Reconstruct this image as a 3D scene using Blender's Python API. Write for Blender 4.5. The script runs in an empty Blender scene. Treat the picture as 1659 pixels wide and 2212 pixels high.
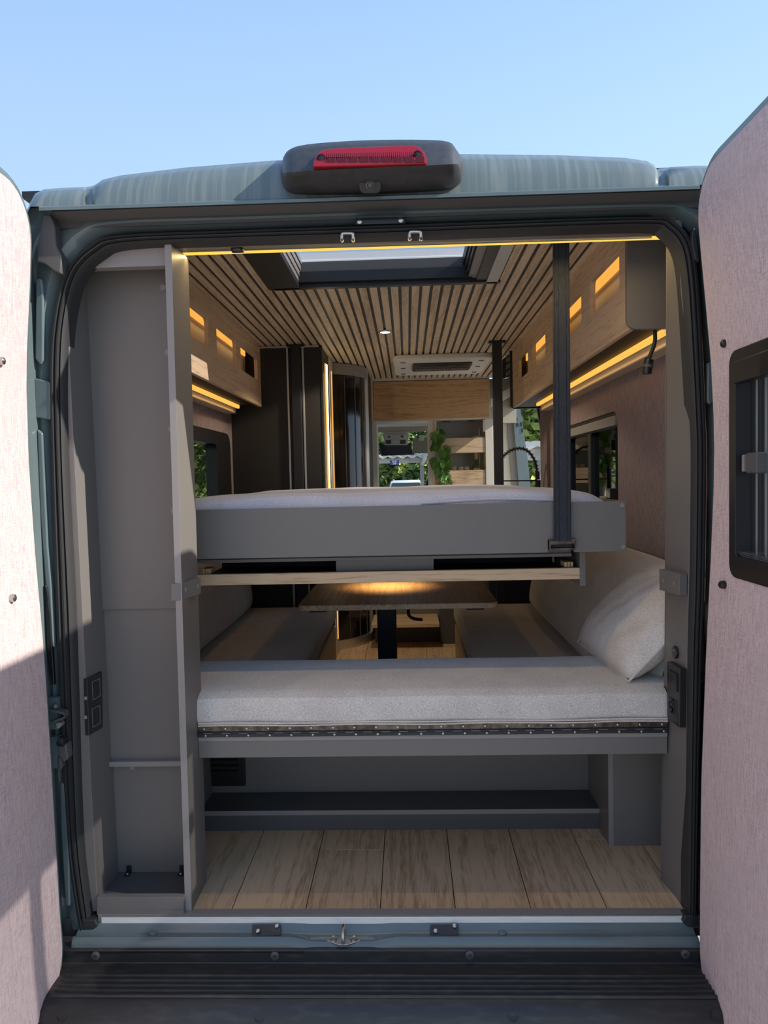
import bpy, bmesh, math, random
from mathutils import Vector, Matrix
random.seed(7)
S = bpy.context.scene
COL = S.collection
# ---------------------------------------------------------------- camera, sky, sun, exposure
FPX, CXP, CYP = 1534.0, 829.5, 1106.0
CAM = Vector((0.062, -1.78, 1.11))
RM = Matrix(((0.999207, 0.02094, 0.033864), (0.032867, 0.04621, -0.998391), (-0.022471, 0.998712, 0.045485)))
cd = bpy.data.cameras.new('camera'); cam = bpy.data.objects.new('camera', cd); COL.objects.link(cam)
cd.sensor_fit = 'VERTICAL'; cd.sensor_height = 24.0; cd.lens = 24.0 * FPX / 2212.0; cd.clip_start = .05; cd.clip_end = 300
cam.matrix_world = Matrix.Translation(CAM) @ RM.to_4x4()
S.camera = cam
W = bpy.data.worlds.new('sky'); S.world = W; W.use_nodes = True
nt = W.node_tree; nt.nodes.clear()
tc = nt.nodes.new('ShaderNodeTexCoord'); sx = nt.nodes.new('ShaderNodeSeparateXYZ'); rp = nt.nodes.new('ShaderNodeValToRGB')
bg = nt.nodes.new('ShaderNodeBackground'); wo = nt.nodes.new('ShaderNodeOutputWorld')
nt.links.new(tc.outputs['Generated'], sx.inputs[0]); nt.links.new(sx.outputs['Z'], rp.inputs[0])
rp.color_ramp.elements[0].position = 0.0; rp.color_ramp.elements[0].color = (.52, .66, .84, 1)
rp.color_ramp.elements[1].position = 1.0; rp.color_ramp.elements[1].color = (.20, .35, .68, 1)
e = rp.color_ramp.elements.new(.40); e.color = (.36, .535, .80, 1)
e = rp.color_ramp.elements.new(.58); e.color = (.275, .44, .72, 1)
nt.links.new(rp.outputs[0], bg.inputs[0])
mr0 = nt.nodes.new('ShaderNodeMapRange'); mr0.inputs[1].default_value = -1; mr0.inputs[2].default_value = 1; mr0.inputs[3].default_value = .82; mr0.inputs[4].default_value = 1.16
nt.links.new(sx.outputs['X'], mr0.inputs[0]); nt.links.new(mr0.outputs[0], bg.inputs[1])
nt.links.new(bg.outputs[0], wo.inputs[0])
sl = bpy.data.lights.new('sun', 'SUN'); sl.energy = 5.0; sl.angle = math.radians(.55); sl.color = (1, .95, .86)
so = bpy.data.objects.new('sun', sl); COL.objects.link(so)
so.location = (6, -2, 6)
so.rotation_euler = Vector((-1.6, .335, -1.10)).to_track_quat('-Z', 'Y').to_euler()
S.view_settings.view_transform = 'Standard'; S.view_settings.look = 'None'
S.view_settings.gamma = 1.0; S.view_settings.use_curve_mapping = False
S.view_settings.exposure = 0.52

# ---------------------------------------------------------------- helpers
def at(px, py, Y=None, X=None, Z=None):
    r = RM @ Vector(((px - CXP) / FPX, -(py - CYP) / FPX, -1.0))
    if Y is not None: k = (Y - CAM.y) / r.y
    elif X is not None: k = (X - CAM.x) / r.x
    else: k = (Z - CAM.z) / r.z
    return CAM + r * k

class MB:
    def __init__(s): s.v = []; s.f = []
    def add(s, vs, fs):
        o = len(s.v); s.v += [tuple(p) for p in vs]; s.f += [tuple(i + o for i in q) for q in fs]; return s
    def box(s, x0, x1, y0, y1, z0, z1):
        return s.add([(x0,y0,z0),(x1,y0,z0),(x1,y1,z0),(x0,y1,z0),(x0,y0,z1),(x1,y0,z1),(x1,y1,z1),(x0,y1,z1)],
                     [(0,3,2,1),(4,5,6,7),(0,1,5,4),(1,2,6,5),(2,3,7,6),(3,0,4,7)])
    def prism(s, poly, vec):
        n = len(poly); vec = Vector(vec); a = [Vector(p) for p in poly]; b = [p + vec for p in a]
        return s.add(a + b, [tuple(range(n)), tuple(range(2*n-1, n-1, -1))] + [(i, i+n, (i+1) % n + n, (i+1) % n) for i in range(n)])
    def cyl(s, p0, p1, r, n=12, r1=None):
        p0 = Vector(p0); p1 = Vector(p1); d = (p1 - p0).normalized(); r1 = r if r1 is None else r1
        u = d.orthogonal().normalized(); w = d.cross(u)
        a = [p0 + (u*math.cos(t) + w*math.sin(t))*r for t in [2*math.pi*i/n for i in range(n)]]
        b = [p1 + (u*math.cos(t) + w*math.sin(t))*r1 for t in [2*math.pi*i/n for i in range(n)]]
        return s.add(a + b, [tuple(range(n-1, -1, -1)), tuple(range(n, 2*n))] + [(i, (i+1) % n, (i+1) % n + n, i+n) for i in range(n)])
    def tube(s, path, r, n=8, rs=None):
        P = [Vector(p) for p in path]; m = len(P); vs = []; fs = []
        u = None
        for i, p in enumerate(P):
            d = (P[min(i+1, m-1)] - P[max(i-1, 0)]).normalized()
            u = d.orthogonal().normalized() if u is None else (u - d*u.dot(d)).normalized()
            w = d.cross(u); rr = rs[i] if rs else r
            vs += [p + (u*math.cos(2*math.pi*k/n) + w*math.sin(2*math.pi*k/n))*rr for k in range(n)]
        for i in range(m-1):
            fs += [(i*n+k, i*n+(k+1) % n, (i+1)*n+(k+1) % n, (i+1)*n+k) for k in range(n)]
        fs += [tuple(range(n-1, -1, -1)), tuple(range((m-1)*n, m*n))]
        return s.add(vs, fs)
    def loft(s, rows, closed=False, caps=False):
        n = len(rows[0]); vs = [p for r in rows for p in r]; fs = []
        for i in range(len(rows)-1):
            for k in range(n if closed else n-1):
                k2 = (k+1) % n; fs.append((i*n+k, i*n+k2, (i+1)*n+k2, (i+1)*n+k))
        if caps: fs += [tuple(range(n-1, -1, -1)), tuple(range((len(rows)-1)*n, len(rows)*n))]
        return s.add(vs, fs)
    def lathe(s, c, prof, n=16, ax=(0,0,1)):
        c = Vector(c); d = Vector(ax).normalized(); u = d.orthogonal().normalized(); w = d.cross(u)
        rows = [[c + d*h + (u*math.cos(2*math.pi*k/n) + w*math.sin(2*math.pi*k/n))*max(r, 1e-4) for k in range(n)] for r, h in prof]
        return s.loft(rows, True, True)
    def build(s, name, m, parent=None, label=None, bevel=0, smooth=False, sub=0, seg=2):
        me = bpy.data.meshes.new(name); me.from_pydata([tuple(p) for p in s.v], [], s.f)
        bm = bmesh.new(); bm.from_mesh(me); bmesh.ops.recalc_face_normals(bm, faces=bm.faces); bm.to_mesh(me); bm.free()
        me.materials.append(m)
        return link(name, me, parent, label, bevel, smooth, sub, seg)

OFF = {}
def link(name, me, parent=None, label=None, bevel=0, smooth=False, sub=0, seg=2, loc=None):
    o = bpy.data.objects.new(name, me); COL.objects.link(o)
    base = Vector((0,0,0))
    if parent is not None:
        o.parent = parent; base = OFF.get(parent.name, Vector((0,0,0)))
    w = Vector(loc) if loc is not None else Vector((0,0,0))
    o.location = w - base; OFF[o.name] = w
    if label: o['label'] = label
    if smooth or bevel or sub:
        me.shade_smooth() if hasattr(me, 'shade_smooth') else None
    if bevel:
        b = o.modifiers.new('bevel', 'BEVEL'); b.width = bevel; b.segments = seg; b.limit_method = 'ANGLE'; b.angle_limit = math.radians(35); b.harden_normals = True
    if sub:
        d = o.modifiers.new('sub', 'SUBSURF'); d.levels = sub; d.render_levels = sub
    if smooth and not bevel and not sub:
        try: me.set_sharp_from_angle(angle=math.radians(40))
        except Exception: pass
    return o
def thing(name, label, cat, loc=(0,0,0), group=None):
    o = bpy.data.objects.new(name, None); COL.objects.link(o); o.location = loc; o.empty_display_size = .05
    OFF[o.name] = Vector(loc); return tag(o, label, cat, group)
def tag(o, label, cat, group=None):
    o['label'] = label; o['category'] = cat
    if group: o['group'] = group
    return o
def struct(o, label=None, cat=None):
    o['kind'] = 'structure'
    if label: o['label'] = label
    if cat: o['category'] = cat
    return o
def sroot(name, label, loc=(0,0,0)):
    o = bpy.data.objects.new(name, None); COL.objects.link(o); o.location = loc; OFF[o.name] = Vector(loc); o.empty_display_size = .05
    o['kind'] = 'structure'; o['label'] = label; o['category'] = name.split('_')[0]
    return o
def rr(x0, x1, y0, y1, r, n=5):
    P = []
    for cx, cy, a0 in ((x1-r, y1-r, 0), (x0+r, y1-r, 90), (x0+r, y0+r, 180), (x1-r, y0+r, 270)):
        for i in range(n+1):
            a = math.radians(a0 + 90*i/n); P.append((cx + r*math.cos(a), cy + r*math.sin(a)))
    return P
def holed(outline, holes, depth, fn):
    """flat board with holes; fn maps (u, v, w) to world, w in 0..depth"""
    cu = bpy.data.curves.new('tmp', 'CURVE'); cu.dimensions = '2D'; cu.fill_mode = 'BOTH'; cu.extrude = depth/2
    for pts in [outline] + holes:
        sp = cu.splines.new('POLY'); sp.points.add(len(pts)-1); sp.use_cyclic_u = True
        for q, (a, b) in zip(sp.points, pts): q.co = (a, b, 0, 1)
    o = bpy.data.objects.new('tmp', cu); COL.objects.link(o)
    dg = bpy.context.evaluated_depsgraph_get(); me = bpy.data.meshes.new_from_object(o.evaluated_get(dg))
    bm = bmesh.new(); bm.from_mesh(me); bmesh.ops.remove_doubles(bm, verts=bm.verts, dist=1e-5)
    m = MB(); bm.verts.index_update()
    m.add([fn(v.co.x, v.co.y, v.co.z + depth/2) for v in bm.verts], [tuple(v.index for v in f.verts) for f in bm.faces])
    bm.free(); bpy.data.meshes.remove(me); bpy.data.objects.remove(o); bpy.data.curves.remove(cu)
    return m
def smoothpath(P, k=6):
    P = [Vector(p) for p in P]; out = []
    for i in range(len(P)-1):
        a = P[max(i-1, 0)]; b = P[i]; c = P[i+1]; d = P[min(i+2, len(P)-1)]
        for j in range(k):
            t = j/k
            out.append(.5*((2*b) + (c-a)*t + (2*a-5*b+4*c-d)*t*t + (3*b-a-3*c+d)*t**3))
    return out + [P[-1]]
def pillow(c, u, v, n, hu, hv, ht, nu=28, nv=16, p=3.2, wr=0.0, seed=0):
    c, u, v, n = Vector(c), Vector(u).normalized(), Vector(v).normalized(), Vector(n).normalized()
    rnd = random.Random(seed); ph = [rnd.uniform(0, 6.28) for _ in range(6)]
    m = MB()
    for sgn in (1, -1):
        rows = []
        for j in range(nv+1):
            b = -1 + 2*j/nv; row = []
            for i in range(nu+1):
                a = -1 + 2*i/nu
                t = max(0., (1-abs(a)**p))**.5 * max(0., (1-abs(b)**p))**.5
                k = 1 - .05*(abs(a)**6)*(abs(b)**6)
                w = wr*(math.sin(7*a+3*b+ph[0]) + .6*math.sin(11*b-5*a+ph[1]) + .5*math.sin(17*a+9*b+ph[2]))*t
                row.append(c + u*(hu*a*k) + v*(hv*b*k) + n*(sgn*ht*t + w))
            rows.append(row if sgn > 0 else row[::-1])
        m.loft(rows)
    return m

# ---------------------------------------------------------------- materials
def base(name, col, rough=.5, metal=0., spec=.5, coat=0., alpha=None):
    m = bpy.data.materials.new(name); m.use_nodes = True
    b = m.node_tree.nodes['Principled BSDF']
    b.inputs['Base Color'].default_value = (*col, 1); b.inputs['Roughness'].default_value = rough
    b.inputs['Metallic'].default_value = metal; b.inputs['Specular IOR Level'].default_value = spec
    b.inputs['Coat Weight'].default_value = coat; b.inputs['Coat Roughness'].default_value = .08
    return m
def N(m, t): return m.node_tree.nodes.new(t)
def L(m, a, b): m.node_tree.links.new(a, b)
def coords(m, scale=(1,1,1), rnd=0.0, rot=(0,0,0)):
    t = N(m, 'ShaderNodeTexCoord'); mp = N(m, 'ShaderNodeMapping')
    mp.inputs['Scale'].default_value = scale; mp.inputs['Rotation'].default_value = rot
    src = t.outputs['Object']
    if rnd:
        oi = N(m, 'ShaderNodeObjectInfo'); ml = N(m, 'ShaderNodeMath'); ml.operation = 'MULTIPLY'; ml.inputs[1].default_value = rnd
        ad = N(m, 'ShaderNodeVectorMath'); ad.operation = 'ADD'
        L(m, oi.outputs['Random'], ml.inputs[0]); L(m, src, ad.inputs[0]); L(m, ml.outputs[0], ad.inputs[1]); src = ad.outputs[0]
    L(m, src, mp.inputs[0]); return mp.outputs[0]
def speck(name, c1, c2, rough=.6, scale=(40,40,40), detail=4, bump=0., bscale=1., metal=0., spec=.5, lo=.35, hi=.65, coat=0.):
    m = base(name, c1, rough, metal, spec, coat); b = m.node_tree.nodes['Principled BSDF']
    n = N(m, 'ShaderNodeTexNoise'); n.inputs['Scale'].default_value = 1; n.inputs['Detail'].default_value = detail
    L(m, coords(m, scale), n.inputs['Vector'])
    r = N(m, 'ShaderNodeValToRGB'); r.color_ramp.elements[0].position = lo; r.color_ramp.elements[1].position = hi
    r.color_ramp.elements[0].color = (*c1, 1); r.color_ramp.elements[1].color = (*c2, 1)
    L(m, n.outputs[0], r.inputs[0]); L(m, r.outputs[0], b.inputs['Base Color'])
    if bump:
        bp = N(m, 'ShaderNodeBump'); bp.inputs['Strength'].default_value = bump; bp.inputs['Distance'].default_value = .002*bscale
        L(m, n.outputs[0], bp.inputs['Height']); L(m, bp.outputs[0], b.inputs['Normal'])
    return m
def wood(name, dark, light, axis='Y', scale=1.0, rough=.5, rnd=7.0, rings=14.0, tone=.0, sg=.12):
    m = base(name, light, rough, 0, .35); b = m.node_tree.nodes['Principled BSDF']
    st = {'X': (sg, 1, 1), 'Y': (1, sg, 1), 'Z': (1, 1, sg)}[axis]
    v = coords(m, tuple(a*scale for a in st), rnd)
    n1 = N(m, 'ShaderNodeTexNoise'); n1.inputs['Scale'].default_value = 4.5; n1.inputs['Detail'].default_value = 2; L(m, v, n1.inputs['Vector'])
    ml = N(m, 'ShaderNodeMath'); ml.operation = 'MULTIPLY'; ml.inputs[1].default_value = rings; L(m, n1.outputs[0], ml.inputs[0])
    fr = N(m, 'ShaderNodeMath'); fr.operation = 'PINGPONG'; fr.inputs[1].default_value = .5; L(m, ml.outputs[0], fr.inputs[0])
    n2 = N(m, 'ShaderNodeTexNoise'); n2.inputs['Scale'].default_value = 120; n2.inputs['Detail'].default_value = 3; L(m, v, n2.inputs['Vector'])
    n3 = N(m, 'ShaderNodeTexNoise'); n3.inputs['Scale'].default_value = 1.7; L(m, v, n3.inputs['Vector'])
    a1 = N(m, 'ShaderNodeMath'); a1.operation = 'MULTIPLY_ADD'; a1.inputs[1].default_value = .55; L(m, fr.outputs[0], a1.inputs[0]); L(m, n2.outputs[0], a1.inputs[2])
    a2 = N(m, 'ShaderNodeMath'); a2.operation = 'MULTIPLY_ADD'; a2.inputs[1].default_value = .6; L(m, n3.outputs[0], a2.inputs[0]); L(m, a1.outputs[0], a2.inputs[2])
    r = N(m, 'ShaderNodeValToRGB'); r.color_ramp.elements[0].position = .62; r.color_ramp.elements[1].position = 1.25 if False else 1.0
    r.color_ramp.elements[0].color = (*dark, 1); r.color_ramp.elements[1].color = (*light, 1)
    L(m, a2.outputs[0], r.inputs[0])
    if tone:
        oi = N(m, 'ShaderNodeObjectInfo'); mr = N(m, 'ShaderNodeMapRange'); mr.inputs[3].default_value = 1-tone; mr.inputs[4].default_value = 1+tone*.3
        hs = N(m, 'ShaderNodeHueSaturation'); L(m, oi.outputs['Random'], mr.inputs[0]); L(m, mr.outputs[0], hs.inputs['Value']); L(m, r.outputs[0], hs.inputs['Color']); L(m, hs.outputs[0], b.inputs['Base Color'])
    else: L(m, r.outputs[0], b.inputs['Base Color'])
    bp = N(m, 'ShaderNodeBump'); bp.inputs['Strength'].default_value = .15; bp.inputs['Distance'].default_value = .0006
    L(m, a1.outputs[0], bp.inputs['Height']); L(m, bp.outputs[0], b.inputs['Normal'])
    return m
def linen(name, c1, c2, c3, sc=1.0):
    """brushed wall fabric: fine vertical strokes over soft cloudy patches"""
    m = base(name, c1, .9, 0, .15); b = m.node_tree.nodes['Principled BSDF']
    n1 = N(m, 'ShaderNodeTexNoise'); n1.inputs['Scale'].default_value = 1; n1.inputs['Detail'].default_value = 5; n1.inputs['Roughness'].default_value = .75
    L(m, coords(m, (260*sc, 260*sc, 22*sc)), n1.inputs['Vector'])
    n4 = N(m, 'ShaderNodeTexNoise'); n4.inputs['Scale'].default_value = 1; n4.inputs['Detail'].default_value = 4
    L(m, coords(m, (60*sc, 60*sc, 420*sc)), n4.inputs['Vector'])
    n2 = N(m, 'ShaderNodeTexNoise'); n2.inputs['Scale'].default_value = 1; n2.inputs['Detail'].default_value = 6; n2.inputs['Roughness'].default_value = .7
    L(m, coords(m, (9, 9, 7)), n2.inputs['Vector'])
    r = N(m, 'ShaderNodeValToRGB'); r.color_ramp.elements[0].position = .40; r.color_ramp.elements[1].position = .57
    r.color_ramp.elements[0].color = (*c2, 1); r.color_ramp.elements[1].color = (*c1, 1)
    mx0 = N(m, 'ShaderNodeMath'); mx0.operation = 'MULTIPLY_ADD'; mx0.inputs[1].default_value = .35
    sb = N(m, 'ShaderNodeMath'); sb.operation = 'MULTIPLY'; sb.inputs[1].default_value = .65
    L(m, n1.outputs[0], sb.inputs[0]); L(m, n4.outputs[0], mx0.inputs[0]); L(m, sb.outputs[0], mx0.inputs[2]); L(m, mx0.outputs[0], r.inputs[0])
    r2 = N(m, 'ShaderNodeValToRGB'); r2.color_ramp.elements[0].position = .38; r2.color_ramp.elements[1].position = .66
    r2.color_ramp.elements[0].color = (0,0,0,1); r2.color_ramp.elements[1].color = (.6,.6,.6,1); L(m, n2.outputs[0], r2.inputs[0])
    mx = N(m, 'ShaderNodeMixRGB'); mx.inputs[2].default_value = (*c3, 1)
    L(m, r2.outputs[0], mx.inputs[0]); L(m, r.outputs[0], mx.inputs[1]); L(m, mx.outputs[0], b.inputs['Base Color'])
    bp = N(m, 'ShaderNodeBump'); bp.inputs['Strength'].default_value = .35; bp.inputs['Distance'].default_value = .001
    L(m, mx0.outputs[0], bp.inputs['Height']); L(m, bp.outputs[0], b.inputs['Normal'])
    return m
def weave(name, c1, c2, sc=420.):
    m = base(name, c1, .92, 0, .12); b = m.node_tree.nodes['Principled BSDF']
    b.inputs['Sheen Weight'].default_value = .15
    v = coords(m, (1,1,1))
    ck = N(m, 'ShaderNodeTexNoise'); ck.inputs['Scale'].default_value = sc; ck.inputs['Detail'].default_value = 2; L(m, v, ck.inputs['Vector'])
    n2 = N(m, 'ShaderNodeTexNoise'); n2.inputs['Scale'].default_value = 9; n2.inputs['Detail'].default_value = 3; L(m, v, n2.inputs['Vector'])
    ad = N(m, 'ShaderNodeMath'); ad.operation = 'MULTIPLY_ADD'; ad.inputs[1].default_value = .25; L(m, n2.outputs[0], ad.inputs[0]); L(m, ck.outputs[0], ad.inputs[2])
    r = N(m, 'ShaderNodeValToRGB'); r.color_ramp.elements[0].position = .42; r.color_ramp.elements[1].position = .82
    r.color_ramp.elements[0].color = (*c2, 1); r.color_ramp.elements[1].color = (*c1, 1)
    L(m, ad.outputs[0], r.inputs[0]); L(m, r.outputs[0], b.inputs['Base Color'])
    bp = N(m, 'ShaderNodeBump'); bp.inputs['Strength'].default_value = .4; bp.inputs['Distance'].default_value = .0015
    L(m, ck.outputs[0], bp.inputs['Height']); L(m, bp.outputs[0], b.inputs['Normal'])
    return m
def glow(name, col, st):
    m = bpy.data.materials.new(name); m.use_nodes = True; t = m.node_tree; t.nodes.clear()
    e = t.nodes.new('ShaderNodeEmission'); e.inputs[0].default_value = (*col, 1); e.inputs[1].default_value = st
    o = t.nodes.new('ShaderNodeOutputMaterial'); t.links.new(e.outputs[0], o.inputs[0]); return m
def pane(name, tint, gl=.06, rough=.02, gcol=(1,1,1)):
    m = bpy.data.materials.new(name); m.use_nodes = True; t = m.node_tree; t.nodes.clear()
    a = t.nodes.new('ShaderNodeBsdfTransparent'); a.inputs[0].default_value = (*tint, 1)
    g = t.nodes.new('ShaderNodeBsdfGlossy'); g.inputs['Roughness'].default_value = rough; g.inputs[0].default_value = (*gcol, 1)
    lw = t.nodes.new('ShaderNodeLayerWeight'); lw.inputs[0].default_value = .5
    pw = t.nodes.new('ShaderNodeMath'); pw.operation = 'POWER'; pw.inputs[1].default_value = 4.5; t.links.new(lw.outputs['Facing'], pw.inputs[0])
    f = t.nodes.new('ShaderNodeMath'); f.operation = 'MULTIPLY_ADD'; f.inputs[1].default_value = .7; f.inputs[2].default_value = .035; t.links.new(pw.outputs[0], f.inputs[0])
    x = t.nodes.new('ShaderNodeMixShader'); o = t.nodes.new('ShaderNodeOutputMaterial')
    t.links.new(f.outputs[0], x.inputs[0]); t.links.new(a.outputs[0], x.inputs[1]); t.links.new(g.outputs[0], x.inputs[2]); t.links.new(x.outputs[0], o.inputs[0])
    return m

M = {}
M['paint'] = speck('teal_paint', (.10, .132, .135), (.12, .155, .156), .22, (5,5,5), 5, 0, metal=0, spec=.5, coat=.25)
M['dusty'] = speck('dusty_teal_paint', (.11, .14, .138), (.21, .228, .21), .33, (75, 6, 2.2), 7, 0, spec=.45, lo=.46, hi=.80, coat=.15)
M['grey'] = base('grey_laminate', (.155, .142, .13), .42, 0, .4)
M['edge'] = base('grey_edging', (.24, .222, .205), .4, 0, .4)
M['dgrey'] = base('dark_grey_laminate', (.085, .082, .08), .4, 0, .4)
M['char'] = speck('charcoal_panel', (.013, .0115, .0105), (.02, .017, .015), .55, (3,3,3), 3)
M['black'] = base('black_plastic', (.012, .012, .013), .35)
M['blackm'] = base('matt_black_metal', (.012, .012, .014), .45, 0, .5)
M['bump'] = speck('weathered_black_plastic', (.026, .025, .023), (.06, .056, .05), .42, (18, 70, 70), 7, .10, 1., lo=.5, hi=.85)
M['pod'] = speck('pod_plastic', (.03, .029, .028), (.042, .041, .039), .42, (60,60,60), 4)
M['rubber'] = base('rubber', (.03, .03, .03), .55, 0, .4)
M['rubg'] = base('grey_rubber', (.075, .073, .07), .6, 0, .35)
M['alu'] = base('aluminium', (.62, .61, .58), .35, .85)
M['sillalu'] = speck('sill_aluminium', (.70, .69, .64), (.78, .77, .71), .5, (30, 300, 300), 3, metal=.0)
M['steel'] = base('steel', (.5, .49, .46), .3, 1.)
M['dsteel'] = speck('worn_dark_steel', (.06, .05, .042), (.16, .13, .10), .35, (60, 60, 60), 4, metal=.8)
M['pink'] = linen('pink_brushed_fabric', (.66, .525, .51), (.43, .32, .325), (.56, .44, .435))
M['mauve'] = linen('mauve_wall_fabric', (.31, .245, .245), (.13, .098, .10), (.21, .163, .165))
M['oak'] = wood('oak_board', (.38, .245, .14), (.64, .465, .30), 'Y', 2.0, sg=.06, rings=10)
M['oakx'] = wood('oak_board_crosswise', (.33, .205, .11), (.60, .43, .27), 'X', 2.0, sg=.06, rings=10)
M['oakwarm'] = wood('warm_oak_front', (.28, .135, .055), (.54, .32, .155), 'X', 1.6, sg=.08, rings=12)
M['oakf'] = wood('oak_floor', (.38, .235, .125), (.66, .46, .28), 'Y', 2.0, .55, 11., 9., .22, .07)
M['slat'] = wood('oak_slat', (.42, .30, .18), (.70, .55, .37), 'Y', 2.4, .5, 9., 7., sg=.05)
M['ply'] = wood('plywood_edge', (.42, .28, .14), (.62, .45, .26), 'Y', 1.5)
M['pale'] = base('pale_wood', (.62, .50, .36), .5)
M['cream'] = base('cream_laminate', (.66, .60, .50), .5)
M['white'] = base('white_plastic', (.72, .71, .66), .45)
M['headl'] = base('headliner', (.40, .37, .29), .9, 0, .1)
M['cushion'] = weave('cushion_weave', (.74, .675, .60), (.42, .38, .335))
M['sheet'] = weave('bed_sheet', (.52, .525, .60), (.40, .405, .475), 260)
M['strap'] = speck('webbing', (.012, .014, .019), (.03, .033, .043), .75, (500, 4, 40), 2, .2)
M['led'] = glow('led_warm', (1., .48, .085), .85)
M['ledw'] = glow('led_white', (1., .86, .55), 6.0)
M['glowo'] = glow('orange_glow', (1., .46, .08), .70)
M['ledtop'] = glow('led_top', (1., .60, .10), .85)
M['red'] = base('red_lens', (.24, .002, .006), .10, 0, .35, .0)
M['redd'] = base('red_lens_deep', (.09, .001, .004), .2, 0, .4, .0)
M['tint'] = pane('dark_tinted_glass', (.03, .03, .032))
M['tintd'] = pane('door_tinted_glass', (.50, .50, .51))
M['tintl'] = pane('smoked_glass', (.66, .68, .62))
M['clear'] = pane('clear_glass', (.92, .95, .93))
M['dome'] = pane('skylight_glass', (.82, .82, .84))
M['leaf'] = speck('tree_leaf', (.10, .17, .03), (.36, .42, .09), .6, (1.3, 1.3, 1.3), 5)
M['leafd'] = speck('dark_tree_leaf', (.035, .075, .02), (.12, .18, .04), .6, (1.3, 1.3, 1.3), 5)
M['plant'] = speck('plant_leaf', (.05, .16, .02), (.20, .36, .05), .35, (9, 9, 9), 3)
M['bark'] = speck('bark', (.07, .05, .035), (.14, .11, .08), .9, (10,10,2), 4)
M['ground'] = speck('pale_gravel', (.40, .37, .32), (.54, .50, .43), .95, (3,3,3), 8)
M['conc'] = speck('weathered_roofing', (.36, .34, .30), (.5, .48, .43), .9, (4,4,4), 5)
M['carw'] = base('white_car_paint', (.72, .74, .76), .2, 0, .5, .5)
M['sign'] = base('blue_sign', (.03, .04, .16), .5)
M['grill'] = base('vent_black', (.01, .01, .01), .4)
M['bottle'] = pane('bottle_glass', (.80, .84, .72))
M['yellow'] = base('yellow_label', (.65, .50, .10), .6)
M['greenl'] = base('green_print', (.15, .35, .08), .6)
M['curtain'] = base('pale_trim', (.66, .64, .55), .8)
tm = bpy.data.materials.new('translucent_dome'); tm.use_nodes = True
tm.node_tree.nodes.clear(); _a = N(tm, 'ShaderNodeBsdfTranslucent'); _b = N(tm, 'ShaderNodeBsdfDiffuse'); _c = N(tm, 'ShaderNodeMixShader'); _d = N(tm, 'ShaderNodeOutputMaterial')
_a.inputs[0].default_value = (.85, .83, .78, 1); _b.inputs[0].default_value = (.8, .78, .74, 1); _c.inputs[0].default_value = .45
L(tm, _a.outputs[0], _c.inputs[1]); L(tm, _b.outputs[0], _c.inputs[2]); L(tm, _c.outputs[0], _d.inputs[0]); M['trans'] = tm

# ================================================================ SETTING: ground, body shell, walls, floor, ceiling
g = MB().box(-60, 60, -40, 70, -.75, -.60).build('ground', M['ground']); struct(g, 'pale tarmac ground under and around the van', 'ground')

def lerp(a, b, t): return a + (b - a)*t
van = thing('van_body', 'teal-grey painted van body around the open rear doorway', 'van', (0, 1.5, -.6))
# rear frame round the doorway: lofted rows from the seal outwards
R0 = [(188,2003),(152,1700),(129,1300),(118,1000),(113,800),(121,680),(147,580),(200,520),(265,498),(500,489),(830,477),(1200,465),(1405,460),(1462,470),(1503,517),(1520,600),(1532,750),(1538,900),(1541,1000),(1535,1400),(1522,1700),(1510,1990)]
R1 = [(166,2008),(128,1700),(106,1300),(96,1000),(90,800),(96,670),(118,565),(172,500),(250,478),(500,469),(830,458),(1200,447),(1420,442),(1482,452),(1528,500),(1545,600),(1556,750),(1562,900),(1565,1000),(1558,1400),(1545,1700),(1532,1995)]
R2 = [(150,2010),(112,1700),(90,1300),(80,1000),(72,800),(76,660),(88,545),(140,480),(240,463),(500,455),(830,444),(1200,432),(1430,427),(1505,436),(1545,480),(1566,600),(1578,750),(1584,900),(1587,1000),(1580,1400),(1566,1700),(1552,1995)]
R3 = [(90,2010),(55,1700),(35,1300),(25,1000),(20,800),(22,650),(32,525),(62,452),(240,453),(500,446),(830,434),(1200,421),(1430,412),(1512,409),(1570,470),(1600,600),(1610,750),(1615,900),(1615,1000),(1610,1400),(1600,1700),(1585,1995)]
def prow(R, Y, k=4): return smoothpath([at(x, y, Y=Y) for x, y in R], k)
RR0 = [(x + (14 if i < 7 else 4 if i < 9 else 0 if i < 13 else -4 if i < 15 else -14), y + (14 if 7 <= i < 15 else 0)) for i, (x, y) in enumerate(R0)]
fr = MB().loft([prow(RR0, .02), prow(R0, -.002), prow(R1, -.026), prow(R2, -.004), prow(R3, -.045)])
o = fr.build('rear_frame', M['paint'], van, smooth=True)
sd = o.modifiers.new('solid', 'SOLIDIFY'); sd.thickness = .012; sd.offset = 1
# dark channel of the upper door gasket
ch = MB()
rows = []
for x in [110 + (1512-110)*i/30 for i in range(31)]:
    t = (x-84)/(1510-84); yt = lerp(458, 411, t)
    rows.append([at(x, yt, Y=-.05), at(x, yt+10, Y=-.04), at(x, yt+24, Y=-.018), at(x, yt+37, Y=-.022), at(x, yt+38, Y=-.01), at(x, yt, Y=-.01)])
ch.loft(rows, True, True).build('gasket_channel', M['rubg'], van, 'dark rubber channel above the doorway', smooth=True)
# gutter lip
gu = MB(); rows = []
for x in [84 + (1512-84)*i/28 for i in range(29)]:
    t = (x-84)/(1510-84); y0 = lerp(446, 399, t)
    rows.append([at(x, y0, Y=-.072), at(x, y0+2, Y=-.085), at(x, y0+9, Y=-.085), at(x, y0+11, Y=-.045), at(x, y0-1, Y=-.045)])
gu.loft(rows, True, True).build('rain_gutter', M['paint'], van, smooth=True)
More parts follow.
